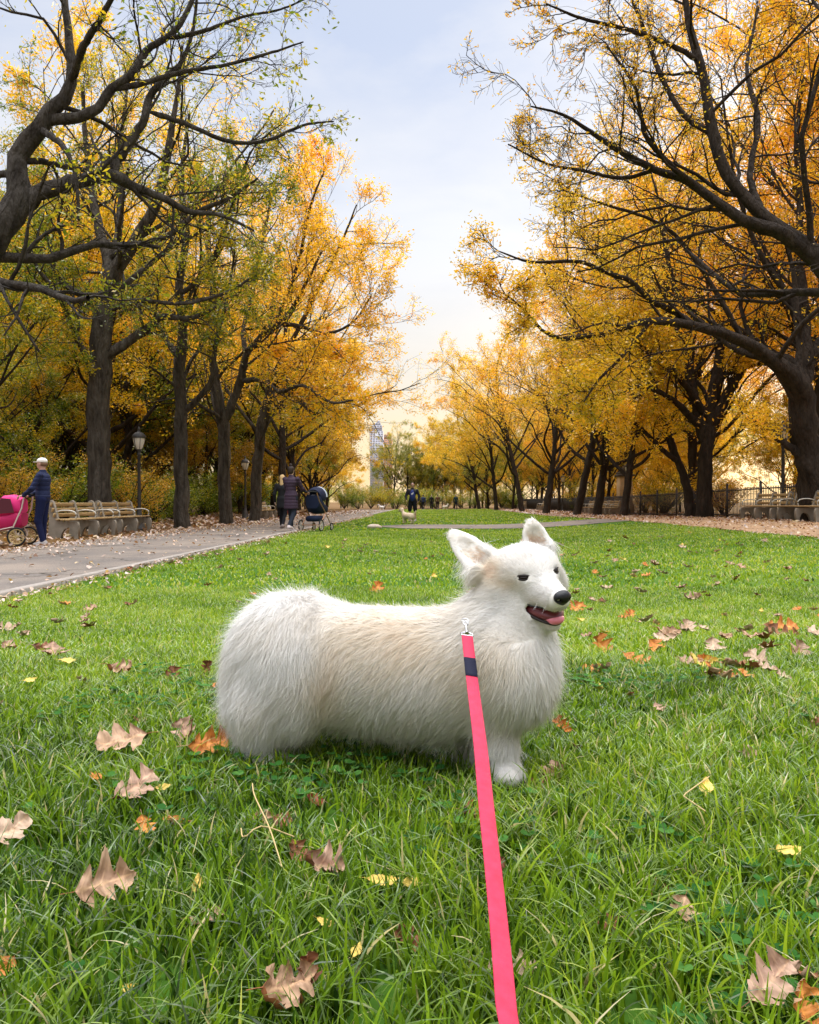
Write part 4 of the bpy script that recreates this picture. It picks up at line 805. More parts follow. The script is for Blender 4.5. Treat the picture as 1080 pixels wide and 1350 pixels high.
# ---------------------------------------------------------------- the dog
def pxr(a, Y): return a*Y/F
def make_dog():
    base = np.array([0.0, 1.66, 0.0])
    def q(px, py, Y): return at(px, py, Y)-base
    root = thing('dog', 'fluffy white corgi with open smiling mouth standing in the grass on a pink leash', 'dog', tuple(base))
    yaw, pitch, roll = R(69), R(8), R(9)
    f = np.array([math.cos(yaw)*math.cos(pitch), -math.sin(yaw)*math.cos(pitch), -math.sin(pitch)])
    l0 = np.array([math.sin(yaw), math.cos(yaw), 0]); u0 = np.cross(f, l0)
    l = l0*math.cos(roll)+u0*math.sin(roll); u = np.cross(f, l)
    Hc = q(692, 757, 1.60)
    def h(a, b, c): return Hc+f*a+l*b+u*c
    AX = np.array([f, l, u]); K = .03
    P = [('ell', q(368, 878, 1.74), (.114, .118, .142)), ('ell', q(400, 850, 1.73), (.11, .105, .10), .05), ('ell', q(352, 925, 1.70), (.082, .09, .09), .04), ('ell', q(392, 905, 1.655), (.080, .06, .105), .03),
     ('cap', q(400, 868, 1.72), q(640, 872, 1.635), .114, .103, .05), ('cap', q(485, 899, 1.69), q(600, 903, 1.64), .096, .100, .05),
     ('ell', q(660, 876, 1.60), (.093, .105, .112), .05), ('ell', q(684, 892, 1.575), (.062, .08, .080), .04),
     ('cap', q(650, 850, 1.63), q(676, 785, 1.61), .088, .063, .04), ('cap', q(612, 865, 1.65), q(648, 828, 1.63), .080, .066, .04), ('cap', q(680, 860, 1.59), q(690, 810, 1.585), .07, .055, .04),
     # legs
     ('cap', q(652, 925, 1.575), q(664, 1004, 1.55), .047, .027, .03), ('ell', q(671, 1021, 1.535), (.032, .036, .018), .02), ('cap', q(632, 940, 1.67), q(622, 1008, 1.65), .036, .024, .03), ('ell', q(626, 1018, 1.64), (.028, .034, .017), .02),
     ('cap', q(352, 930, 1.67), q(342, 985, 1.67), .062, .036, .03), ('ell', q(352, 998, 1.66), (.045, .034, .02), .02), ('cap', q(372, 940, 1.80), q(370, 985, 1.80), .05, .03, .03), ('ell', q(380, 992, 1.79), (.04, .03, .02), .02),
     # head
     ('ell', h(-.004, 0, .004), (.068, .070, .053), AX, .02), ('ell', h(.026, 0, .012), (.046, .054, .032), AX, .02), ('ell', h(-.004, -.046, -.030), (.046, .041, .041), AX, .02), ('ell', h(-.004, .046, -.030), (.046, .041, .041), AX, .02),
     ('cap', h(.045, 0, -.016), h(.122, 0, -.019), .0390, .0225, .02), ('cap', h(.06, -.012, -.024), h(.116, -.009, -.027), .022, .014, .01), ('cap', h(.06, .012, -.024), h(.116, .009, -.027), .022, .014, .01),
     ('cap', h(.00, 0, -.064), h(.102, 0, -.0765), .034, .0125, .02),
     ('ell', h(.036, -.030, .017), (.018, .014, .010), AX, .012), ('ell', h(.036, .030, .017), (.018, .014, .010), AX, .012)]
    def ear(bpx, tpx, Yb, Yt, wid, nrm, th=.0075):
        b = q(*bpx, Yb); t = q(*tpx, Yt); ax = t-b; Ln = np.linalg.norm(ax); ax /= Ln; n_ = np.array(nrm, float); n_ -= (n_@ax)*ax; n_ /= np.linalg.norm(n_); s_ = np.cross(n_, ax)
        c = (b+t)/2; A = np.array([ax, s_, n_]); return c, Ln, A, [('ell', b+ax*Ln*.22, (Ln*.42, wid, th*1.15), A, .008), ('ell', b+ax*Ln*.50, (Ln*.42, wid*.90, th), A, .008), ('ell', b+ax*Ln*.72, (Ln*.35, wid*.54, th), A, .008), ('ell', b+ax*.004, (Ln*.26, wid*1.05, .020), A, .018), ('cut', b+ax*Ln*.36+n_*.0135, (Ln*.46, wid*.66, .0135), A, .003), ('cut', b+ax*Ln*.20+n_*.014+s_*wid*.15, (Ln*.26, wid*.30, .018), A, .003)]
    ec, eL, eA, e1 = ear((642, 748), (596, 702), 1.615, 1.66, .0365, (.35, -.9, .15)); ec2, eL2, eA2, e2 = ear((711, 728), (700, 686), 1.655, 1.665, .0330, (.35, -.92, .1))
    P += e1+e2
    P += [('cut', h(.074, 0, -.0495), (.082, .040, .0135), np.array([f*math.cos(.14)-u*math.sin(.14), l, u*math.cos(.14)+f*math.sin(.14)]), .004), ('cut', h(.058, -.031, .0145), (.010, .010, .0045), AX, .003), ('cut', h(.058, .031, .0145), (.010, .010, .0045), AX, .003)]
    V, Q = sdf_mesh(P, .0042, .03); nr = vnormals(V, Q)
    skin = mat('dog_skin', (.72, .68, .63), .85, .1)
    body = link('body', np_mesh('body', V, Q, skin, True), root)
    # ---- fur
    rng = np.random.default_rng(21)
    c0 = V[Q].mean(1); ar = np.linalg.norm(np.cross(V[Q[:, 2]]-V[Q[:, 0]], V[Q[:, 3]]-V[Q[:, 1]]), axis=1)/2
    def hl(X): d = X-Hc; return d@f, d@l, d@u
    def px_of(X):
        W = X+base; return W[:, 0]/W[:, 1]*F+540, 675-(((W[:, 2]-CAM_Z)/W[:, 1])-math.sin(PITCH))*F
    def field(X, Nn):
        a, b, c = hl(X); px, py = px_of(X); n = len(X)
        D = np.empty((n, 3)); D[:] = (-.85, .25, -.55)                       # coat lies back and down
        rump = sst(455, 400, px); down = np.array([-.25, -.05, -1.0]); D = D*(1-rump[:, None])+down*rump[:, None]
        # swirl on the thigh
        thx = (px-410)/70; thy = (py-905)/80; sw = np.exp(-(thx**2+thy**2)); D[:, 0] += sw*(-thy*1.6-.3); D[:, 2] += sw*(-thx*1.3)
        back = sst(.72, .95, Nn[:, 2])*(1-rump); D = D*(1-back[:, None])+np.array([-1, .1, -.1])*back[:, None]
        chest = sst(610, 680, px)*sst(800, 850, py); D = D*(1-chest[:, None])+np.array([-.1, -.1, -1.0])*chest[:, None]
        belly = sst(935, 975, py)*sst(430, 460, px); D = D*(1-belly[:, None])+np.array([-.35, -.1, -1.0])*belly[:, None]
        hd = np.linalg.norm(X-Hc, axis=1); inhead = sst(.125, .085, hd)*sst(.82, .76, (py-700)/130*.9+.0*px)
        inhead = np.maximum(sst(.105, .085, hd), sst(.02, .05, a)*sst(.17, .15, hd)*(c > -.10)); 
        inhead = inhead*np.maximum(sst(-.085, -.058, c), sst(.03, .06, a)); neck = sst(.24, .15, hd)*(1-inhead); D = D*(1-neck[:, None])+(np.array([-.35, 0, -.9])-f*.4)*neck[:, None]
        hdD = -f[None]*1.0-u[None]*.35*np.sign(-c+.02)[:, None]*1.0+l[None]*(np.sign(b)*.25)[:, None]; cheek = sst(.03, -.02, a)*sst(.0, -.03, c); hdD = hdD-u[None]*.9*cheek[:, None]
        D = D*(1-inhead[:, None])+hdD*inhead[:, None]
        inn = np.zeros(n); Ln = np.full(n, .034); Ln = Ln*(1-rump)+.044*rump; Ln = Ln*(1-back*.35); Ln = Ln*(1-chest)+.046*chest; Ln = Ln*(1-belly)+.060*belly; Ln = Ln*(1-neck)+.040*neck
        hl_ = .0145+.038*cheek; muz = sst(.035, .06, a); hl_ = hl_*(1-muz)+.0062*muz; Ln = Ln*(1-inhead)+hl_*inhead
        leg = ((py > 985) & (px > 590)) | (py > 1000); Ln = np.where(leg, .014, Ln); Ln = Ln*(1-.35*sst(925, 965, py)*sst(640, 670, px)); D[leg] = (0, -.1, -1)
        for ecx, eLx, A in ((ec, eL, eA), (ec2, eL2, eA2)):
            dd = (X-ecx)@A.T; e = (np.abs(dd[:, 0]) < eLx*.56) & (np.abs(dd[:, 1]) < .032) & (np.abs(dd[:, 2]) < .014) & (dd[:, 0] > -eLx*.36)
            inner = e & (Nn@A[2] > .1) & (np.abs(dd[:, 1]) < .019)
            D[e] = A[0]; Ln[e] = .0050; Ln[inner] = .010
            D[inner] = A[0]*.6+A[1]*.5; inn[inner] = .62*sst(.016, -.012, dd[inner, 0])+.10
        return D, Ln, inhead, leg, inn
    n = 290000
    px, py = px_of(c0); D0, L0_, ih, lg, _i = field(c0, vn_f := nr[Q].mean(1))
    wgt = ar*(1+5.0*ih+2.0*lg); 
    fi = rng.choice(len(Q), n, p=wgt/wgt.sum()); bu, bv = rng.random((2, n, 1)); q4 = Q[fi]
    X = (V[q4[:, 0]]*(1-bu)+V[q4[:, 1]]*bu)*(1-bv)+(V[q4[:, 3]]*(1-bu)+V[q4[:, 2]]*bu)*bv; Nn = vn_f[fi]
    D, Ln, ih, lg, inn = field(X, Nn)
    a, b, c = hl(X)
    # bare places: nose, eyes, inside the mouth
    keep = np.ones(n, bool)
    for bb in (-.0325, .0325): keep &= ~((np.abs(a-.060) < .018) & (((b-bb)/.0130)**2+((c-.0145)/.0062)**2 < 1))
    keep &= ~((a > .131) & (c > -.030)); cav = c+.0500+(a-.084)*.14
    keep &= ~((a > .000) & (np.abs(cav) < .0150) & (((a-.074)/.080)**2+(b/.041)**2 < 1) & (a < .15))
    X, Nn, D, Ln, ih, a, b, c, inn = [v[keep] for v in (X, Nn, D, Ln, ih, a, b, c, inn)]; n = len(X)
    nf = lambda s, ph: np.stack([np.sin(X[:, 0]*s+ph)*np.cos(X[:, 2]*s*1.1+ph)+np.sin(X[:, 1]*s*.9+X[:, 2]*s*.7), np.cos(X[:, 0]*s*.8+2*ph)*np.sin(X[:, 2]*s*.9), np.sin(X[:, 0]*s*1.2+X[:, 1]*s+ph*3)], 1)
    D = D/np.linalg.norm(D, axis=1)[:, None]+nf(28, .3)*.22*(1-ih[:, None]*.7)+nf(75, 1.1)*.10*(1-ih[:, None]*.6)+rng.normal(0, .09, (n, 3))
    D -= (D*Nn).sum(1)[:, None]*Nn; D /= np.linalg.norm(D, axis=1)[:, None]+1e-9
    Ln = Ln*rng.uniform(.6, 1.15, n); seg = 4; lift = rng.uniform(.30, .62, n)*(1-.35*ih)
    pts = np.empty((n, seg+1, 3)); pts[:, 0] = X; d = Nn*lift[:, None]+D*(1-lift[:, None]*.5); d /= np.linalg.norm(d, axis=1)[:, None]; cur = X.copy(); bend = rng.normal(0, .12, (n, 3)); fly = (rng.random(n) < .12)*(1-ih*.5); bend += Nn*(fly*.22)[:, None]+rng.normal(0, .12, (n, 3))*fly[:, None]; Ln = Ln*(1+.25*fly)
    for s in range(1, seg+1):
        d = d+D*.16-Nn*.07+bend; d[:, 2] -= .10*(1-ih); d /= np.linalg.norm(d, axis=1)[:, None]; cur = cur+d*(Ln/seg)[:, None]; pts[:, s] = cur
    # clumping towards guide hairs
    from mathutils.kdtree import KDTree
    G = rng.choice(n, 8500, replace=False); kd = KDTree(len(G))
    for i, g in enumerate(G): kd.insert(X[g], i)
    kd.balance(); near = G[[kd.find(x)[1] for x in X]]
    cl = rng.uniform(.15, .65, n)*(1-ih*.6)*(1-fly*.8); off = pts[near]-X[near][:, None]; w_ = (np.linspace(0, 1, seg+1)**1.4)[None, :, None]*cl[:, None, None]
    target = pts[near]; sc_ = (Ln/np.maximum(Ln[near], 1e-4))[:, None, None]; target = X[near][:, None]+off*np.clip(sc_, .5, 1.6)
    pts = pts*(1-w_)+target*w_
    T = np.gradient(pts, axis=1); T /= np.linalg.norm(T, axis=2)[..., None]+1e-9
    Sd = np.cross(T, Nn[:, None]+rng.normal(0, .45, (n, 1, 3))); Sd /= np.linalg.norm(Sd, axis=2)[..., None]+1e-9
    wd = rng.uniform(.00034, .00074, n)*(1-.25*ih); taper = np.array([1, .95, .8, .55, .10]); W_ = wd[:, None, None]*taper[None, :, None]*.5
    VV = np.stack([pts-Sd*W_, pts+Sd*W_], 2); i = np.arange(n)[:, None]*(seg+1)*2+np.arange(seg)[None]*2
    Fq = np.stack([i, i+1, i+3, i+2], -1).reshape(-1, 4); VV = VV.reshape(-1, 3)
    e1 = VV[Fq[::seg, 1]]-VV[Fq[::seg, 0]]; e2 = VV[Fq[::seg, 3]]-VV[Fq[::seg, 0]]; flip = (np.cross(e1, e2)*Nn).sum(1) < 0
    Fq = Fq.reshape(n, seg, 4); Fq[flip] = Fq[flip][:, :, ::-1]; Fq = Fq.reshape(-1, 4)
    gn = Nn[:, None]*.8+(Nn[near])[:, None]*.2+T*-.12+rng.normal(0, .12, (n, 1, 3)); gn /= np.linalg.norm(gn, axis=2)[..., None]; gn = np.repeat(gn[:, :, None], 2, 2).reshape(-1, 3)
    px, py = px_of(X)
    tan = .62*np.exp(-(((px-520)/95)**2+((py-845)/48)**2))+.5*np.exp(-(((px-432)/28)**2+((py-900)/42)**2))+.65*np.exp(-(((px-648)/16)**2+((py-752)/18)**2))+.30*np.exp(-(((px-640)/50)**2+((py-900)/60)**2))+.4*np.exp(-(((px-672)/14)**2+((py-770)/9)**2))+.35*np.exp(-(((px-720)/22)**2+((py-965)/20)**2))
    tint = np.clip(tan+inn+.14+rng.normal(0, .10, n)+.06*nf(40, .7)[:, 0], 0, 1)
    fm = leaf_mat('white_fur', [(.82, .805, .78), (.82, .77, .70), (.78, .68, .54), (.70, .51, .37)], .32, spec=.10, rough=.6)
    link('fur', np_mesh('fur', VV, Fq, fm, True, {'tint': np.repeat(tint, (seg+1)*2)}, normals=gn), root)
    # ---- face
    blk = mat('nose_black', (.006, .0055, .0065), .42, .35, bump=(220, .5, .0012)); eyem = mat('eye_brown', (.016, .006, .003), .07, .40); rim = mat('eye_rim', (.02, .014, .012), .55)
    A4 = AX
    def ellm(c, r, A, m_, name, par, nn=24):
        th = np.linspace(0, np.pi, nn//2+1); ph = np.linspace(0, 2*np.pi, nn, endpoint=False); S = np.stack([np.outer(np.sin(th), np.cos(ph)), np.outer(np.sin(th), np.sin(ph)), np.outer(np.cos(th), np.ones(nn))], -1).reshape(-1, 3)
        Vv = (S*np.array(r))@A+c; k = len(th); i = np.arange(k-1)[:, None]*nn; j = np.arange(nn)[None]; j2 = (j+1) % nn
        return link(name, np_mesh(name, Vv, np.stack([i+j, i+nn+j, i+nn+j2, i+j2], -1).reshape(-1, 4), m_, True), par)
    Vn, Qn = sdf_mesh([('ell', h(.141, 0, -.0115), (.0115, .0180, .0130), AX), ('ell', h(.135, 0, -.022), (.008, .010, .009), AX, .006), ('cut', h(.146, -.0105, -.0145), (.006, .0045, .0028), AX, .002), ('cut', h(.146, .0105, -.0145), (.006, .0045, .0028), AX, .002), ('cap', h(.139, 0, -.026), h(.131, 0, -.038), .0025, .002, .003)], .0011, .004, .006)
    link('nose', np_mesh('nose', Vn, Qn, blk, True), root)
    for sgn in (-1, 1):
        ya = AX.copy(); ya[0] = f*.80+l*sgn*.6; ya[1] = np.cross(u, ya[0]); e = h(.0575, sgn*.0335, .0145)
        eb = ellm(e, (.0088, .0122, .0044), ya, eyem, 'eye', root)
        out_ = []
        for k in range(29):
            t = 2*math.pi*k/28; out_.append(e+ya[1]*.0130*math.cos(t)+u*(.0049 if math.sin(t) > 0 else .0046)*math.sin(t)+ya[0]*(.0070-.0045*math.cos(t)**2))
        mb = MB(); mb.tube(np.array(out_), .0019, 6, False)
        mb.tube(np.array([e+ya[1]*(-.010*sgn if sgn < 0 else .010)*-1*1.0, e-f*.012+l*sgn*.008-u*.004, e-f*.026+l*sgn*.013-u*.009]) if False else np.array([e+ya[1]*sgn*.0125+ya[0]*.004, e+l*sgn*.0155-f*.0055-u*.002, e+l*sgn*.0185-f*.011-u*.004]), np.array([.0016, .0011, .0004]), 6)
        mb.build('eye_rim', rim, eb, smooth=True)
    # mouth: lining, tongue, lips, teeth
    mo = mat('mouth_lining', (.13, .018, .022), .45, .5); tg = mat('tongue_pink', (.62, .14, .19), .35, .5, noise=(60, (.72, .22, .27), .4), bump=(300, .3, .001))
    Am = np.array([f*math.cos(.14)-u*math.sin(.14), l, u*math.cos(.14)+f*math.sin(.14)])
    Vm, Qm = sdf_mesh([('ell', h(.055, 0, -.0495), (.066, .0350, .0170), Am)], .0016, .004, .004)
    ml = link('mouth', np_mesh('mouth', Vm, Qm, mo, True), root)
    Vt, Qt = sdf_mesh([('cap', h(.060, 0, -.062), h(.098, 0, -.0625), .010, .0095), ('ell', h(.100, 0, -.0600), (.022, .0195, .0080), Am, .006), ('ell', h(.114, 0, -.0640), (.010, .0155, .0085), Am, .006), ('cut', h(.10, 0, -.0475), (.022, .0022, .0030), Am, .003)], .0013, .006, .006)
    link('tongue', np_mesh('tongue', Vt, Qt, tg, True), ml)
    def lip(c0_, c1_, wb, aend):
        t = np.linspace(-1, 1, 41); P_ = []
        for k in t:
            aa = aend-(aend+.004)*abs(k)**1.7; bb = np.sign(k)*wb*(min(1, abs(k)*1.9)**.8); cc = c0_+(c1_-c0_)*abs(k)**1.5; P_.append(h(aa, bb, cc))
        return np.array(P_)
    lm = MB(); lm.tube(lip(-.0370, -.0375, .0355, .124), .0018, 6); lm.tube(lip(-.0715, -.0400, .0335, .116), .0030, 6); lm.build('lips', rim, ml, smooth=True)
    tm = MB()
    for sgn in (-1, 1):
        for aa, bb, hh in ((.112, .011, .0065), (.100, .0165, .0035), (.090, .0185, .003)): p0 = h(aa, sgn*bb, -.0680); tm.tube(np.array([p0-u*.002, p0+u*hh*.6, p0+u*hh]), np.array([.0021, .0015, .0003]), 6)
    tm.build('teeth', mat('teeth', (.72, .66, .55), .3, .5), ml, smooth=True)
    # claws
    cm = MB()
    for pxx, pyy, Yq in ((671, 1021, 1.535), (626, 1018, 1.64)):
        for k in (-1.2, -.4, .4, 1.2):
            p0 = q(pxx, pyy, Yq)+np.array([.018+.006*(1-abs(k)), -.022+.012*k*.6, -.004]); cm.tube(np.array([p0, p0+np.array([.008, -.004, -.004])]), np.array([.0022, .0008]), 5)
    cm.build('claws', rim, root, smooth=True)
    # whiskers
    wm = MB(); rr = random.Random(3)
    for sgn in (-1, 1):
        for k in range(4):
            p0 = h(rr.uniform(.085, .118), sgn*.020, rr.uniform(-.034, -.022)); d = f*rr.uniform(.3, .9)+l*sgn*1.0-u*rr.uniform(-.1, .5); d /= np.linalg.norm(d); Lw = rr.uniform(.018, .034)
            wm.tube(np.array([p0, p0+d*Lw*.5, p0+d*Lw-u*.004]), np.array([.00022, .00016, .0001]), 4, False)
    wm.build('whiskers', mat('whisker', (.8, .78, .75), .5), root)
    return root
if 'dog' not in SKIP: make_dog()
# ---------------------------------------------------------------- leash
def make_leash():
    base = at(616, 830, 1.49); root = thing('leash', 'pink webbing leash running from the collar ring of the dog to the picture bottom', 'leash', tuple(base))
    ctl = [(616, 838, 1.485), (623, 900, 1.36), (634, 985, 1.17), (641, 1060, 1.02), (652, 1160, .90), (662, 1260, .80), (669, 1345, .73)]
    P = [at(*c) for c in ctl]; e = P[-1]
    P += [e+np.array([.012, -.09, -.022]), e+np.array([.03, -.2, -.01]), e+np.array([.07, -.4, .09]), e+np.array([.12, -.62, .30])]
    P = np.array(P)-base
    t = np.linspace(0, len(P)-1, 160); k = np.arange(len(P)); from_ = np.stack([np.interp(t, k, P[:, j]) for j in range(3)], 1)
    ker = np.ones(9)/9
    S = np.stack([np.convolve(np.pad(from_[:, j], 4, mode='edge'), ker, 'valid') for j in range(3)], 1); S[0] = P[0]
    T = np.gradient(S, axis=0); T /= np.linalg.norm(T, axis=1)[:, None]
    ww = .0215; tw = np.radians(8+10*np.sin(np.linspace(0, 3.5, 160)))
    A = np.cross(T, np.array([0, .55, 1.0])); A /= np.linalg.norm(A, axis=1)[:, None]; Bq = np.cross(A, T); W_ = A*np.cos(tw)[:, None]+Bq*np.sin(tw)[:, None]; Nq = np.cross(T, W_)
    def band(i0, i1, w_, th, m_, name):
        prof = np.array([(-1, 0), (-.94, .5), (-.80, .62), (-.76, .38), (0, .42), (.76, .38), (.80, .62), (.94, .5), (1, 0), (.9, -.5), (-.9, -.5)]); s = S[i0:i1]; n_ = len(prof)
        Vv = s[:, None]+W_[i0:i1, None]*(prof[None, :, 0:1]*w_/2)+Nq[i0:i1, None]*(prof[None, :, 1:2]*th)
        m = len(s); i = np.arange(m-1)[:, None]*n_; j = np.arange(n_)[None]; j2 = (j+1) % n_; Fq = np.stack([i+j, i+j2, i+n_+j2, i+n_+j], -1).reshape(-1, 4)
        tot = [Fq, np.array([list(range(n_))[::-1], [(m-1)*n_+x for x in range(n_)]])]
        return link(name, np_mesh(name, Vv.reshape(-1, 3), tot, m_, False), root)
    pk = mat('pink_webbing', (.43, .012, .045), .62, .3, noise=(70, (.56, .026, .075), .5), bump=(1400, .6, .0006))
    band(0, 160, ww, .0012, pk, 'webbing'); band(0, 15, ww*.98, .0026, mat('red_webbing', (.55, .03, .07), .7, .2, bump=(1400, .6, .0006)), 'folded_end')
    stm = MB()
    for k_ in (-.70, .70): stm.tube(S[14:158:1]+W_[14:158]*(ww/2*k_)+Nq[14:158]*.00072, .00042, 4, False)
    stm.build('stitching', mat('dark_pink_thread', (.30, .008, .035), .8), root)
    nb = band(8, 15, ww*1.03, .0034, mat('navy_band', (.006, .007, .022), .7, .15, bump=(1200, .5, .0005)), 'keeper_band')
    mk = MB()
    c = S[11]+Nq[11]*.0026
    for k_ in (-.0022, .0022): mk.tube(np.array([c-T[11]*.0055+W_[11]*k_*.4, c+T[11]*.0005+W_[11]*k_, c+T[11]*.0055+W_[11]*k_*.4]), .00045, 4)
    mk.build('white_mark', mat('white_thread', (.75, .75, .78), .6), nb)
    ch = mat('chrome', (.62, .62, .64), .22, .5, 1.0); m = MB()
    c0 = S[0]; up = -T[0]; W0 = W_[0]
    # end fitting, swivel, snap hook
    m.tube(np.array([c0-W0*.011, c0-W0*.011+up*.006, c0-W0*.006+up*.009, c0+W0*.006+up*.009, c0+W0*.011+up*.006, c0+W0*.011]), .0016, 8)
    m.tube(np.array([c0-W0*.011, c0+W0*.011]), .0016, 8)
    m.tube(np.array([c0+up*.007, c0+up*.017]), np.array([.0040, .0032]), 12)
    m.tube(np.array([c0+up*.016, c0+up*.036]), np.array([.0024, .0020]), 10)
    hk = [c0+up*.034+W0*(.0045*math.sin(t))+up*(.0075-.0075*math.cos(t)) for t in np.linspace(0, 5.6, 24)]; m.tube(np.array(hk), .0013, 8)
    m.build('snap_hook', ch, root, smooth=True)
    r = MB(); cc = c0+up*.050; r.tube(np.array([cc+W0*(.0065*math.cos(t))+up*(.0065*math.sin(t)) for t in np.linspace(0, 2*math.pi, 25)]), .0011, 8, False); r.build('ring', ch, root, smooth=True)
if 'dog' not in SKIP: make_leash()
# ---------------------------------------------------------------- park furniture
CONC = mat('weathered_concrete', (.28, .24, .19), .9, .2, noise=(5, (.16, .135, .10), .5), bump=(30, .5, .01))
WOOD = mat('bench_wood', (.26, .165, .075), .75, .25, noise=(9, (.46, .32, .15), .5, (4, .6, 4)), bump=(30, .4, .004))
IRON = mat('black_iron', (.018, .018, .017), .55, .4, noise=(14, (.045, .035, .028), .4))
STEEL = mat('arm_metal', (.50, .47, .40), .5, .4, .3)
def bench_proto():
    t = thing('park_bench', 'x', 'bench')
    def slats(lst, name):
        m = MB()
        for x, z, w_, th, a in lst: m.box((x, 0, z), (w_, 2.5, th), Matrix.Rotation(a, 3, 'Y'), .006)
        m.build(name, WOOD, t)
    slats([(-.16+.115*i, .44+.012*abs(i-1.6), .09, .035, -.05+.05*(i == 3)) for i in range(4)], 'seat')
    slats([(-.255-.035*i, .56+.125*i, .095, .032, math.pi/2+.24) for i in range(3)], 'backrest')
    for y in (-1.12, 0, 1.12):
        poly = [(-.44, 0), (-.12, 0), (-.10, .12), (-.03, .23), (.07, .27), (.15, .23), (.19, .12), (.20, 0), (.30, 0), (.31, .30), (.28, .40), (-.15, .42), (-.20, .50), (-.30, .88), (-.36, .92), (-.425, .89), (-.40, .55), (-.41, .25)]
        MB().prism(poly, y-.05, y+.05).build('support', CONC, t)
        a = MB(); a.tube(resample(np.array([(-.24, y, .64), (-.10, y, .67), (.10, y, .665), (.21, y, .62), (.235, y, .54), (.20, y, .44)]), 14), .017, 8); a.build('armrest', STEEL, t, smooth=True)
    return t
BP = bench_proto(); first_bench = [True]
def bench(x, y, rz, label, group):
    t = BP if first_bench[0] else copy_tree(BP); first_bench[0] = False
    t.location = (x, y, Z(x, y)); t.rotation_euler = (0, 0, rz); t['label'] = label; t['group'] = group
gl = 'benches along the left path'; gr = 'benches along the right railing'
bench(-8.15, 20.1, -SL, 'wooden park bench nearest on the left path, beside the man in the white cap', gl)
bench(-8.09, 22.8, -SL, 'wooden park bench joined behind the nearest left one, beside the lamp post', gl)
bench(-7.45, 41.5, -SL, 'distant bench left of the walking woman', gl)
for i, (y, lab) in enumerate(((23.2, 'empty bench cut by the right edge of the picture'), (26.0, 'empty bench just left of the one cut by the right edge'), (46.8, 'first bench of the middle pair along the right railing'), (49.6, 'farther bench of the middle pair along the right railing'), (52.4, 'last bench in line with the middle pair at the railing'), (72, 'small distant bench against the railing, right of the farther ones'), (86, 'second most distant bench against the railing'), (100, 'most distant bench at the end of the railing'))):
    bench(11.35+SL*y*.35, y, math.pi, lab, gr)
def lamp_proto():
    t = thing('street_lamp', 'x', 'lamp post')
    m = MB(); m.lathe([(0, 0), (.21, 0), (.21, .05), (.17, .09), (.16, .30), (.12, .40), (.085, .46), (.075, .62), (.055, .70)], n=12); m.build('base', IRON, t, smooth=True)
    m = MB(); m.lathe([(.052, .66), (.048, 1.4), (.042, 2.30), (.060, 2.32), (.060, 2.36), (.045, 2.40), (.07, 2.46), (.085, 2.50)], n=12)
    for k in range(8):
        a = k*math.pi/4; m.tube(np.array([(.052*math.cos(a), .052*math.sin(a), .7), (.043*math.cos(a), .043*math.sin(a), 2.3)]), .006, 4)
    m.build('pole', IRON, t, smooth=True)
    gl_ = mat('lamp_glass', (.78, .72, .62), .25, .5); gl_.node_tree.nodes['Principled BSDF'].inputs['Transmission Weight'].default_value = .25
    g = MB(); g.lathe([(.085, 2.50), (.12, 2.56), (.165, 2.70), (.185, 2.82), (.18, 2.86)], n=16); lt = g.build('lantern', gl_, t, smooth=True)
    c = MB()
    for k in range(6):
        a = k*math.pi/3; c.tube(np.array([(r*math.cos(a), r*math.sin(a), z) for r, z in ((.088, 2.50), (.125, 2.56), (.170, 2.70), (.190, 2.84))]), .009, 5)
    c.build('lantern_frame', IRON, lt)
    c = MB(); c.lathe([(.21, 2.84), (.215, 2.88), (.19, 2.94), (.12, 3.01), (.05, 3.04), (.035, 3.09), (.05, 3.12), (.03, 3.16), (0, 3.22)], n=16); c.lathe([(.21, 2.84), (0, 2.85)], n=16); c.build('cap', IRON, t, smooth=True)
    return t
LP = lamp_proto(); fl = [True]
for x, y, lab, g in ((-8.35, 24.6, 'black lamp post at the far end of the two left benches', 'lamp posts along the left path'), (-8.25, 40, 'black lamp post between two trunks, left of the walking woman', 'lamp posts along the left path'),
    (12.0, 25.6, 'black lamp post behind the empty benches at the right edge', 'lamp posts along the right railing'), (12.75, 46.5, 'black lamp post in front of the stone pillar', 'lamp posts along the right railing'), (12.9, 67, 'distant lamp post left of the leaning dark tree', 'lamp posts along the right railing'), (12.6, 92, 'farthest small lamp post on the right', 'lamp posts along the right railing')):
    t = LP if fl[0] else copy_tree(LP); fl[0] = False; t.location = (x, y, Z(x, y)); t['label'] = lab; t['group'] = g
# iron railing
rt = thing('iron_railing', 'long black iron picket railing behind the right path and benches', 'railing', (12.3, 16, 0))
m = MB()
for k in range(23): m.box((0, .13*k+.07, .60), (.022, .022, 1.12))
for z in (.14, 1.08): m.box((0, 1.5, z), (.035, 3.0, .04))
pm = m.mesh('panel', IRON); m = MB(); m.box((0, 0, .64), (.07, .07, 1.28)); m.lathe([(.05, 1.28), (.055, 1.31), (.03, 1.36), (0, 1.38)], n=8); po = m.mesh('post', IRON)
for i in range(34):
    y = i*3.06; zz = Z(12.4, 16+y); z2 = Z(12.4, 19+y); xo = SL*.5*y
    o = link('panel', pm, rt, (xo, y, zz)); o.rotation_euler = (math.atan2(z2-zz, 3), 0, -SL*.5); link('post', po, rt, (xo, y, zz))
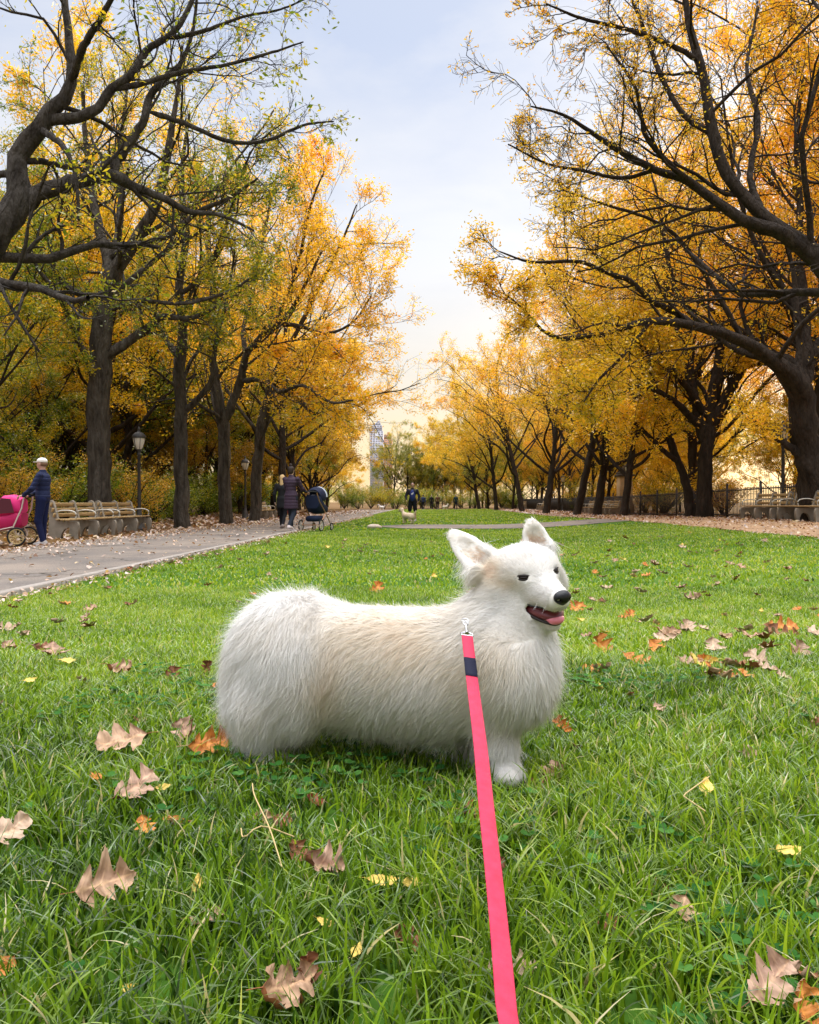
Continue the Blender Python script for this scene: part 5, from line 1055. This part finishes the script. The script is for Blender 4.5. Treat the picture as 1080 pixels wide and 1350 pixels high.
# stone pillar beyond the railing
x, y = 13.5, 50.0; t = thing('stone_pillar', 'tan stone pillar with dark cap behind the railing', 'pillar', (x, y, Z(x, y)))
stn = mat('tan_stone', (.52, .34, .18), .85, .2, noise=(3, (.66, .47, .27), .5), bump=(12, .5, .01))
MB().box((0, 0, .35), (1.0, 1.0, .70), bev=.03).box((0, 0, 1.55), (.80, .80, 1.70), bev=.02).build('shaft', stn, t)
MB().box((0, 0, 2.47), (1.04, 1.04, .14), bev=.03).box((0, 0, 2.62), (.84, .84, .16), bev=.03).build('cap', mat('dark_stone', (.10, .085, .07), .9), t); MB().lathe([(.30, 2.70), (.32, 2.80), (.16, 3.0), (.05, 3.1), (0, 3.12)], n=12).build('finial', mat('dark_stone', (.10, .085, .07), .9), t, smooth=True)
# far towers
def tower(pxc, Y, wm, dm, top, label, c1, c2, steps, name='apartment_tower'):
    p = at(pxc, top, Y); H = p[2]; t = thing(name, label, 'building', (p[0], Y, -.3))
    wm_ = mat('tower_wall', c1, .8, .3, noise=(.05, c2, .6)); m = MB(); g = MB()
    z0 = 0
    for fr, sx in steps:
        z1 = H*fr; m.box((0, 0, (z0+z1)/2), (wm*sx, dm*sx, z1-z0)); nb = max(3, int((z1-z0)/3.3)); nc = max(3, int(wm*sx/3.4))
        for i in range(nb):
            for j in range(nc):
                if (i*7+j*3) % 11 == 0: continue
                g.box((-wm*sx/2+(j+.5)*wm*sx/nc, -dm*sx/2-.02, z0+(i+.55)*(z1-z0)/nb), (wm*sx/nc*.6, .3, 1.7))
        z0 = z1
    m.build('wall', wm_, t); w_ = g.build('windows', mat('tower_glass', (.31, .32, .36), .5, .3), t); w_['kind'] = 'stuff'; w_['label'] = 'rows of small dark windows'
    MB().box((wm*.1, 0, H+1.5), (wm*.25, dm*.25, 5)).build('roof_tank', wm_, t)
tower(497, 1150, 19, 19, 558, 'pale grey high rise with stepped top above the far trees', (.40, .40, .45), (.46, .45, .49), ((.90, 1), (.97, .82), (1, .6)))
tower(511, 1220, 15, 17, 573, 'orange brown high rise right behind the pale grey one', (.38, .17, .09), (.44, .22, .13), ((.93, 1), (1, .7)))

# ---------------------------------------------------------------- people (local: +X ahead, +Y their left, Z up)
def hand(P, wr, d, side, palm_n, curl=.9):
    d = np.array(d, float); d /= np.linalg.norm(d); s_ = np.array(side, float); s_ -= (s_@d)*d; s_ /= np.linalg.norm(s_); n_ = np.array(palm_n, float); n_ -= (n_@d)*d; n_ -= (n_@s_)*s_; n_ /= np.linalg.norm(n_)
    P.append(('ell', wr+d*.045, (.048, .040, .018), np.array([d, s_, n_]), .015))
    for k, Lf in ((-1.5, .062), (-.5, .078), (.5, .074), (1.5, .060)):
        b = wr+d*.080+s_*k*.019; m_ = b+(d*math.cos(curl*.6)+n_*math.sin(curl*.6))*Lf*.5; e = m_+(d*math.cos(curl*1.6)+n_*math.sin(curl*1.6))*Lf*.5
        P.append(('cap', b, m_, .0095, .009, .006)); P.append(('cap', m_, e, .009, .0075, .006))
    b = wr+d*.03+s_*-.036; m_ = b+(d*.6-s_*.7+n_*.3)*.034; P.append(('cap', b, m_, .012, .010, .008)); P.append(('cap', m_, m_+(d*.85+n_*.5)*.028, .010, .008, .006))
def person(label, loc, rz, H, arms, legs, skin, top, bottom, shoe, hairc, head=(0, 0), coat=0, shorts=False, cap=None, hair='short', lean=0.0, sleeves=True, group=None, quilt=False, res=.010, fit=1.0):
    t = thing('person', label, 'person', (loc[0], loc[1], Z(loc[0], loc[1])), rz, group); s = H/1.75; t.scale = (s, s, s)
    A = lambda *p: np.array(p, float)
    hip = {1: A(0, .09, .92), -1: A(0, -.09, .92)}; ch = A(lean*.8, 0, 1.30); nk = A(lean, 0, 1.47); hc = A(lean+.015, 0, 1.635)
    sh = {1: A(lean*.95, .185*fit, 1.41), -1: A(lean*.95, -.185*fit, 1.41)}
    P = [('ell', A(0, 0, .96), (.105, .155, .12)), ('cap', A(0, 0, .98), ch, .112, .125), ('ell', ch+A(0, 0, .03), (.115, .170*fit, .15)), ('cap', nk-A(0, 0, .06), hc-A(.01, 0, .06), .058, .052)]
    hy, hp = head; hf = A(math.cos(hy)*math.cos(hp), math.sin(hy)*math.cos(hp), math.sin(hp)); hl_ = A(-math.sin(hy), math.cos(hy), 0); hu = np.cross(hf, hl_); HX = np.array([hf, hl_, hu])
    hh = lambda a, b, c: hc+hf*a+hl_*b+hu*c
    P += [('ell', hc+hu*.02, (.096, .076, .100), HX), ('ell', hh(.035, 0, -.045), (.058, .052, .062), HX, .02), ('cap', hh(.088, 0, .015), hh(.108, 0, -.020), .009, .013, .01), ('cut', hh(.098, .030, .018), (.014, .016, .009), HX, .008), ('cut', hh(.098, -.030, .018), (.014, .016, .009), HX, .008), ('ell', hh(.088, 0, -.055), (.012, .024, .009), HX, .006)]
    for sg in (-1, 1): P.append(('ell', hh(-.002, sg*.078, -.002), (.018, .008, .030), HX, .006))
    for sg in (-1, 1):
        el, wr, hd = [np.array(v, float) for v in arms[sg]]
        P += [('cap', sh[sg], el, .050, .040), ('cap', el, wr, .038, .026)]; hand(P, wr, hd, A(0, -sg, 0) if abs(hd[2]) < .7 else A(1, 0, 0), A(0, 0, -1) if abs(hd[2]) < .7 else A(0, -sg, 0))
        kn, an = [np.array(v, float) for v in legs[sg]]; P += [('cap', hip[sg], kn, .082, .055), ('cap', kn, an, .052, .036), ('cap', an+A(-.03, 0, -.035), an+A(.14, 0, -.05), .036, .028)]
    V, Q = sdf_mesh(P, res, .03); body = link('body', np_mesh('body', V, Q, mat('skin', skin, .55, .3), True), t)
    # face
    em = mat('eye_dark', (.03, .02, .015), .2)
    for sg in (-1, 1):
        m = MB(); m.lathe([(0, -.007), (.006, -.005), (.009, 0), (.006, .005), (0, .007)], hh(.084, sg*.030, .018), 8); m.build('eye', em, t, smooth=True)
    # top
    T = [('ell', A(0, 0, .98), (.128, .172, .12), .04), ('cap', A(0, 0, 1.0), ch, .132, .145, .05), ('ell', ch+A(0, 0, .03), (.138, .190*fit, .155), .05), ('cap', nk-A(0, 0, .05), nk+A(0, 0, .02), .072, .068, .03)]
    if coat: T += [('cap', A(0, .04, .95), A(0, .05, .95-coat), .14, .15, .05), ('cap', A(0, -.04, .95), A(0, -.05, .95-coat), .14, .15, .05)]
    for sg in (-1, 1):
        el, wr, hd = [np.array(v, float) for v in arms[sg]]
        if sleeves is True: T += [('cap', sh[sg], el, .066, .056, .03), ('cap', el, wr-(wr-el)*.06, .054, .042, .03)]
        else: T += [('cap', sh[sg], sh[sg]+(el-sh[sg])*.75, .066, .060, .03)]
    V, Q = sdf_mesh(T, res, .03)
    if quilt: V = V-vnormals(V, Q)*(np.abs(np.cos(V[:, 2:3]*math.pi/.085))**6)*.007
    if coat:
        keep = V[:, 2] > .95-coat-.06; V[~keep, 2] = .95-coat-.06
    link('jacket', np_mesh('jacket', V, Q, mat('jacket', top, .7, .25, bump=(40, .4, .01)), True), t)
    Bt = [('ell', A(0, 0, .94), (.118, .165, .11), .04)]
    for sg in (-1, 1):
        kn, an = [np.array(v, float) for v in legs[sg]]
        if shorts: Bt += [('cap', hip[sg], kn+A(0, 0, .03), .102, .090, .03)]
        else: Bt += [('cap', hip[sg], kn, .100, .072, .03), ('cap', kn, an+A(0, 0, .02), .068, .052, .03)]
    V, Q = sdf_mesh(Bt, res, .03); link('shorts' if shorts else 'trousers', np_mesh('trousers', V, Q, mat('trousers', bottom, .85, .15, bump=(30, .4, .01)), True), t)
    for sg in (-1, 1):
        kn, an = [np.array(v, float) for v in legs[sg]]; V, Q = sdf_mesh([('cap', an+A(-.035, 0, -.035), an+A(.09, 0, -.045), .045, .040, .03), ('cap', an+A(.09, 0, -.045), an+A(.16, 0, -.055), .038, .030, .03), ('cap', an+A(-.01, 0, .01), an+A(-.01, 0, -.03), .045, .045, .03)], res*.8, .03)
        V[:, 2] = np.maximum(V[:, 2], an[2]-.08); so_ = link('shoe', np_mesh('shoe', V, Q, mat('shoe', shoe, .7), True), t)
    if cap:
        V, Q = sdf_mesh([('ell', hh(-.004, 0, .055), (.106, .088, .075), HX), ('cut', hh(0, 0, -.03), (.16, .14, .075), HX, .01)], .006, .03); cp = link('cap', np_mesh('cap', V, Q, mat('cap_cloth', cap, .8), True), t)
        V, Q = sdf_mesh([('ell', hh(.110, 0, .040), (.075, .066, .008), HX)], .005, .02); link('visor', np_mesh('visor', V, Q, mat('cap_cloth', cap, .8), True), cp)
    Hh = [('ell', hh(-.020, 0, .035), (.098, .086, .095), HX)]
    if hair == 'bun': Hh += [('ell', hh(-.04, 0, .150), (.045, .045, .040), HX, .01), ('ell', hh(-.05, 0, -.03), (.065, .075, .07), HX, .03)]
    if hair == 'long': Hh += [('cap', hh(-.05, 0, .0), hh(-.085, 0, -.20), .075, .060, .04)]
    if hair == 'short' and cap: Hh = [('ell', hh(-.030, 0, .000), (.080, .082, .060), HX)]
    Hh += [('cut', hh(.105, 0, -.035), (.085, .10, .085), HX, .01)]
    V, Q = sdf_mesh(Hh, .007, .02); link('hair', np_mesh('hair', V, Q, mat('hair', hairc, .6, .3, bump=(60, .6, .006, (1, 1, .2))), True), t)
    return t
def wheel(parent, c, r, tyre, rimc, spokes=10, w_=.035):
    root = MB(); n = 24; root.tube(np.array([(c[0]+r*math.cos(a), c[1], c[2]+r*math.sin(a)) for a in np.linspace(0, 2*math.pi, n+1)]), w_/2, 8, False); t = root.build('wheel', tyre, parent, smooth=True)
    m = MB(); m.tube(np.array([(c[0]+(r-w_*.8)*math.cos(a), c[1], c[2]+(r-w_*.8)*math.sin(a)) for a in np.linspace(0, 2*math.pi, n+1)]), w_*.28, 6, False)
    for k in range(spokes): a = 2*math.pi*k/spokes; m.tube(np.array([(c[0], c[1], c[2]), (c[0]+(r-w_*.8)*math.cos(a), c[1], c[2]+(r-w_*.8)*math.sin(a))]), .006, 4)
    m.tube(np.array([(c[0], c[1]-.03, c[2]), (c[0], c[1]+.03, c[2])]), .022, 8); m.build('rim', rimc, t, smooth=True)
BLK = mat('black_rubber', (.02, .02, .02), .8)
# man with the pink stroller
def push_arms(x, z, y=.16): return {1: ((.12, .25, 1.14), (x-.12, y, z+.01), (1, 0, -.15)), -1: ((.12, -.25, 1.14), (x-.12, -y, z+.01), (1, 0, -.15))}
p = ground(57, 719.5); man = (p[0], p[1]); rz = R(186)
person('man in white cap and navy jacket standing behind the pink stroller', man, rz, 1.74, push_arms(.44, .99), {1: ((.06, .10, .50), (-.03, .11, .085)), -1: ((.03, -.10, .50), (.03, -.11, .085))}, (.55, .33, .25), (.012, .018, .060), (.010, .014, .05), (.42, .38, .36), (.20, .11, .06), head=(R(-14), 0), cap=(.80, .76, .68), quilt=True, res=.008)
def local(o, rz, x, y): return (o[0]+math.cos(rz)*x-math.sin(rz)*y, o[1]+math.sin(rz)*x+math.cos(rz)*y)
sx, sy = local(man, rz, .72, -.08)
t = thing('pet_stroller', 'bright pink three wheeled stroller with dark mesh windows at the left edge', 'stroller', (sx, sy, Z(sx, sy)), rz); t.scale = (1.0, 1.0, 1.0)
PK = mat('pink_fabric', (.78, .03, .20), .6, .3, bump=(60, .3, .004)); PK2 = mat('deep_pink_fabric', (.55, .02, .12), .6, .3, bump=(60, .3, .004)); MESHM = mat('dark_mesh', (.10, .02, .03), .6, .3); FR = mat('pale_frame', (.62, .50, .45), .4, .5, .5)
def loft(secs, name, m_, par, smooth=True):
    mb = MB(); n = len(secs[0]); Vv = np.array(secs).reshape(-1, 3); m = len(secs); i = np.arange(m-1)[:, None]*n; j = np.arange(n)[None]; j2 = (j+1) % n
    mb.add(Vv, np.stack([i+j, i+j2, i+n+j2, i+n+j], -1).reshape(-1, 4)); c0_ = np.mean(secs[0], 0); c1_ = np.mean(secs[-1], 0)
    mb.add(np.vstack([secs[0], [c0_]]), [[(q+1) % n, q, n] for q in range(n)]); mb.add(np.vstack([secs[-1], [c1_]]), [[q, (q+1) % n, n] for q in range(n)])
    return mb.build(name, m_, par, smooth=smooth)
def rr_sec(x, z0, z1, w0, w1, n=16):
    o = []
    for k in range(n):
        a = 2*math.pi*k/n; ca, sa = math.cos(a), math.sin(a); e = .5; u_ = np.sign(ca)*abs(ca)**e; v_ = np.sign(sa)*abs(sa)**e; zz = (z0+z1)/2+(z1-z0)/2*v_; f_ = (v_+1)/2; o.append((x, (w0+(w1-w0)*f_)*u_, zz))
    return o
loft([rr_sec(x, a, b, w_, w2) for x, a, b, w_, w2 in ((-.34, .40, .66, .16, .21), (-.25, .34, .68, .20, .25), (.10, .30, .60, .21, .26), (.40, .32, .54, .18, .22), (.52, .37, .50, .12, .15))], 'tub', PK2, t)
loft([rr_sec(x, a, b, w_, w2) for x, a, b, w_, w2 in ((-.33, .66, .94, .22, .20), (-.15, .62, 1.02, .245, .19), (.02, .58, 1.00, .25, .18), (.12, .56, .90, .24, .18), (.30, .54, .66, .21, .19))], 'canopy', PK, t)
for sg in (-1, 1): MB().prism([(-.24, .66), (-.17, .93), (0, .95), (.06, .88), (.20, .63)], sg*.262, sg*.268).build('side_window', MESHM, t)
loft([rr_sec(x, a, b, w_, w2, 12) for x, a, b, w_, w2 in ((.10, .62, .93, .19, .15), (.19, .60, .82, .19, .15), (.33, .565, .64, .18, .15))], 'front_window', MESHM, t)
m = MB()
for sg in (-1, 1): m.tube(np.array([(-.42, sg*.24, 1.0), (-.38, sg*.26, .75), (-.22, sg*.27, .38), (-.30, sg*.28, .20)]), .016, 8).tube(np.array([(-.22, sg*.27, .38), (.30, sg*.20, .27), (.56, sg*.07, .17)]), .015, 8)
m.tube(np.array([(-.30, -.28, .20), (-.30, .28, .20)]), .014, 8).tube(np.array([(.52, -.09, .15), (.52, .09, .15)]), .012, 6); m.build('frame', FR, t, smooth=True)
MB().tube(np.array([(-.42, -.24, 1.0), (-.47, -.2, 1.02), (-.47, .2, 1.02), (-.42, .24, 1.0)]), .018, 8).build('handlebar', BLK, t, smooth=True)
RM = mat('gold_rim', (.62, .48, .22), .4, .5, .4)
for sg in (-1, 1): wheel(t, (-.30, sg*.32, .19), .17, BLK, RM, 12)
for sg in (-1, 1): wheel(t, (.54, sg*.11, .13), .11, BLK, RM, 8)
# woman in the long quilted coat with the navy stroller, walking away
p = ground(384, 701); wo = (p[0], p[1]+0.0); rzw = R(72)
wa = {1: ((.16, .22, 1.16), (.42, .10, 1.06), (1, -.1, -.1)), -1: ((.16, -.26, 1.14), (.44, -.24, 1.06), (1, -.1, -.1))}
person('woman with hair in a top bun and dark quilted coat pushing a navy stroller', wo, rzw, 1.74*wo[1]/21.2, wa, {1: ((.16, .09, .52), (.20, .09, .085)), -1: ((-.02, -.09, .50), (-.28, -.09, .16))}, (.52, .34, .26), (.045, .026, .045), (.020, .024, .035), (.60, .52, .50), (.03, .018, .012), coat=.28, hair='bun', quilt=True)
sx, sy = local(wo, rzw, .85, -.42); ks = wo[1]/21.2; t = thing('baby_stroller', 'navy baby stroller with pale open hood pushed by the woman in the quilted coat', 'stroller', (sx, sy, Z(sx, sy)), rzw); t.scale = (ks, ks, ks)
NV = mat('navy_fabric', (.012, .018, .045), .7, .2); PL = mat('pale_hood', (.50, .53, .58), .7, .2)
loft([rr_sec(x, a, b, w_, w2) for x, a, b, w_, w2 in ((-.26, .62, .98, .18, .21), (-.16, .50, .98, .20, .23), (.10, .46, .78, .20, .23), (.36, .50, .66, .18, .2))], 'seat_shell', NV, t)
V, Q = sdf_mesh([('ell', np.array([.02, 0, .94]), (.34, .25, .27)), ('cut', np.array([-.26, 0, .90]), (.34, .205, .22), .01), ('cut', np.array([.1, 0, .62]), (.6, .5, .24), .01)], .012, .02); hd_ = link('hood', np_mesh('hood', V, Q, NV, True), t)
MB().tube(np.array([(.16, .235*math.cos(a), .90+.285*math.sin(a)) for a in np.linspace(.1, math.pi-.1, 14)]), .04, 8, True, (1, .8)).build('hood_rim', PL, hd_, smooth=True)
V, Q = sdf_mesh([('ell', np.array([-.10, .05, .92]), (.10, .12, .07)), ('ell', np.array([-.14, -.07, .90]), (.07, .08, .06)), ('ell', np.array([-.20, .02, .80]), (.06, .13, .06))], .012, .02); link('blanket', np_mesh('blanket', V, Q, mat('patterned_cloth', (.75, .72, .74), .8, noise=(14, (.10, .12, .25), .1)), True), t)
MB().box((-.10, 0, .34), (.44, .36, .16), bev=.04).build('basket', NV, t)
m = MB()
for sg in (-1, 1): m.tube(np.array([(-.50, sg*.24, 1.05), (-.36, sg*.25, .82), (.10, sg*.26, .44), (.42, sg*.25, .15)]), .014, 8).tube(np.array([(.02, sg*.26, .50), (-.34, sg*.27, .17)]), .014, 8)
m.tube(np.array([(-.34, -.27, .17), (-.34, .27, .17)]), .013, 6); m.build('frame', mat('copper_frame', (.45, .25, .14), .4, .5, .6), t, smooth=True)
MB().tube(np.array([(-.50, -.24, 1.05), (-.55, -.2, 1.07), (-.55, .2, 1.07), (-.50, .24, 1.05)]), .018, 8).build('handlebar', BLK, t, smooth=True)
for sg in (-1, 1): wheel(t, (-.34, sg*.30, .16), .145, BLK, STEEL, 8)
for sg in (-1, 1): wheel(t, (.42, sg*.27, .11), .095, BLK, STEEL, 6)
# companion half hidden behind her, with a red bag
p = ground(372.5, 697); co = (p[0], p[1]); stroll = {1: ((-.04, .26, 1.12), (.06, .27, .88), (.15, 0, -1)), -1: ((-.02, -.26, 1.12), (-.05, -.28, .88), (.1, 0, -1))}
walk = {1: ((.12, .09, .50), (.18, .09, .085)), -1: ((0, -.09, .50), (-.22, -.09, .13))}
person('person in black coat with long fair hair walking half hidden beside the quilted coat', co, R(80), 1.62*co[1]/24, stroll, walk, (.55, .38, .3), (.012, .012, .014), (.015, .015, .018), (.25, .2, .18), (.62, .42, .20), coat=.22, hair='long')
bx, by = local(co, R(80), .03, -.30*co[1]/24); t = thing('handbag', 'small red bag carried beside the black coat', 'bag', (bx, by, Z(bx, by)+.50)); rb = mat('red_leather', (.45, .04, .04), .5)
loft([rr_sec(x, .0, .24, w_, w_*.8, 12) for x, w_ in ((-.15, .035), (-.12, .06), (.12, .06), (.15, .035))], 'bag_body', rb, t); MB().tube(np.array([(-.10, 0, .22), (-.07, 0, .36), (.07, 0, .36), (.10, 0, .22)]), .010, 6).build('strap', rb, t, smooth=True)
# man with the little dog on the lawn
p = ground(544, 687.5); mc = (p[0], p[1]); kk = mc[1]
mm = person('man in blue shirt, open dark jacket and shorts standing on the lawn facing the camera', mc, R(-97), 51*kk/F, {1: ((-.02, .30, 1.14), (.06, .26, .93), (.3, 0, -1)), -1: ((.02, -.30, 1.14), (.14, -.26, .98), (.5, 0, -.8))}, {1: ((.02, .12, .50), (0, .13, .085)), -1: ((.02, -.12, .50), (0, -.13, .085))}, (.42, .25, .18), (.012, .014, .022), (.008, .009, .013), (.3, .3, .3), (.03, .02, .015), head=(R(8), R(-8)), shorts=True, fit=1.12)
V, Q = sdf_mesh([('ell', np.array([.085, 0, 1.17]), (.115, .125, .27))], .012, .02); sh_ = link('shirt', np_mesh('shirt', V, Q, mat('blue_shirt', (.015, .03, .16), .7), True), mm)
m = MB()
for k in range(3): y0 = -.045+k*.035; m.add([(.205-abs(y0)*.12, y0, 1.22), (.205-abs(y0)*.12, y0+.024, 1.22), (.203-abs(y0)*.12, y0+.044, 1.265+k*.022), (.203-abs(y0)*.12, y0+.020, 1.275+k*.022)], [[0, 1, 2, 3]])
m.build('shirt_emblem', mat('white_print', (.7, .7, .72), .7), sh_)
def small_dog(label, loc, rz, L_, colr, name='small_dog', group=None, earc=None):
    t = thing(name, label, 'dog', (loc[0], loc[1], Z(loc[0], loc[1])), rz, group); a = lambda *v: np.array(v, float)*L_
    P = [('ell', a(-.02, 0, .40), a(.34, .19, .17)), ('ell', a(.20, 0, .42), a(.17, .17, .18)), ('ell', a(-.26, 0, .38), a(.16, .16, .17)), ('cap', a(.26, 0, .50), a(.38, 0, .66), .10*L_, .085*L_), ('ell', a(.42, 0, .72), a(.12, .105, .105)), ('cap', a(.48, 0, .69), a(.58, 0, .66), .055*L_, .035*L_), ('cap', a(-.38, 0, .48), a(-.50, 0, .66), .05*L_, .035*L_)]
    for sg in (-1, 1):
        P += [('cap', a(.22, sg*.09, .32), a(.22, sg*.09, .12), .055*L_, .038*L_), ('ell', a(.24, sg*.09, .05), a(.06, .045, .045)), ('cap', a(-.24, sg*.10, .34), a(-.16, sg*.10, .24), .085*L_, .05*L_), ('cap', a(-.16, sg*.10, .24), a(-.30, sg*.10, .15), .05*L_, .035*L_), ('cap', a(-.30, sg*.10, .15), a(-.28, sg*.10, .05), .035*L_, .032*L_), ('ell', a(-.25, sg*.10, .04), a(.06, .04, .035)), ('cap', a(.40, sg*.09, .80), a(.36, sg*.13, .66), .035*L_, .03*L_)]
    V, Q = sdf_mesh(P, .012*L_/.55, .03*L_, .03); link('body', np_mesh('body', V, Q, mat('curly_fur', colr, .9, .1, bump=(25, 1, .03)), True), t)
    V, Q = sdf_mesh([('ell', a(.61, 0, .665), a(.022, .028, .02))], .004, .01); link('nose', np_mesh('nose', V, Q, BLK, True), t); return t
p = ground(538, 690.5); small_dog('small cream curly dog looking up beside the man on the lawn', (p[0], p[1]), R(145), .78, (.62, .50, .36))
# tiny people far up the avenue
FP = [(431, 99, 'tiny far person in dark clothes on the path past the stroller', (.02, .02, .025), (.02, .02, .02)), (450, 104, 'tiny far person in a blue coat where the path meets the trees', (.03, .06, .16), (.02, .02, .03)), (465, 110, 'tiny far person in grey farthest along the path', (.16, .15, .15), (.03, .03, .03)),
 (558, 88, 'tiny far person in dark blue right of the man with the small dog', (.02, .03, .08), (.015, .015, .02)), (569, 92, 'tiny far person in black, second right of the man on the lawn', (.012, .012, .012), (.015, .015, .015)), (577, 90, 'tiny far person in brown, third right of the man on the lawn', (.12, .06, .03), (.03, .02, .02)), (601, 86, 'tiny far person in dark teal alone by the railing end', (.015, .035, .04), (.015, .015, .02))]
pr = None
for i, (px, Y, lab, c1, c2) in enumerate(FP):
    x = Gx(px, Y); person(lab, (x, Y), R(90 if i % 2 else -80), 1.68+.03*(i % 3), stroll, walk, (.5, .33, .25), c1, c2, (.2, .2, .2), (.04, .03, .02), hair='short', res=.022, group='tiny far walkers')
x = Gx(587, 88); small_dog('tiny far pale dog among the distant walkers', (x, 88), R(30), .85, (.60, .52, .42)); x = Gx(503, 90); small_dog('tiny far white dog alone at the end of the lawn', (x, 90), R(200), .8, (.66, .62, .56))
# pale stone at the end of the cross path
x, y = -1.2, 26.6; V, Q = sdf_mesh([('ell', np.array([0, 0, .05]), (.22, .16, .09)), ('ell', np.array([.14, .05, .03]), (.14, .11, .07))], .02, .05); tag(link('stone', np_mesh('stone', V, Q, mat('pale_stone', (.52, .42, .34), .9, bump=(12, .6, .02)), True), None, (x, y, Z(x, y))), 'pale flat stone at the near end of the narrow cross path', 'stone')
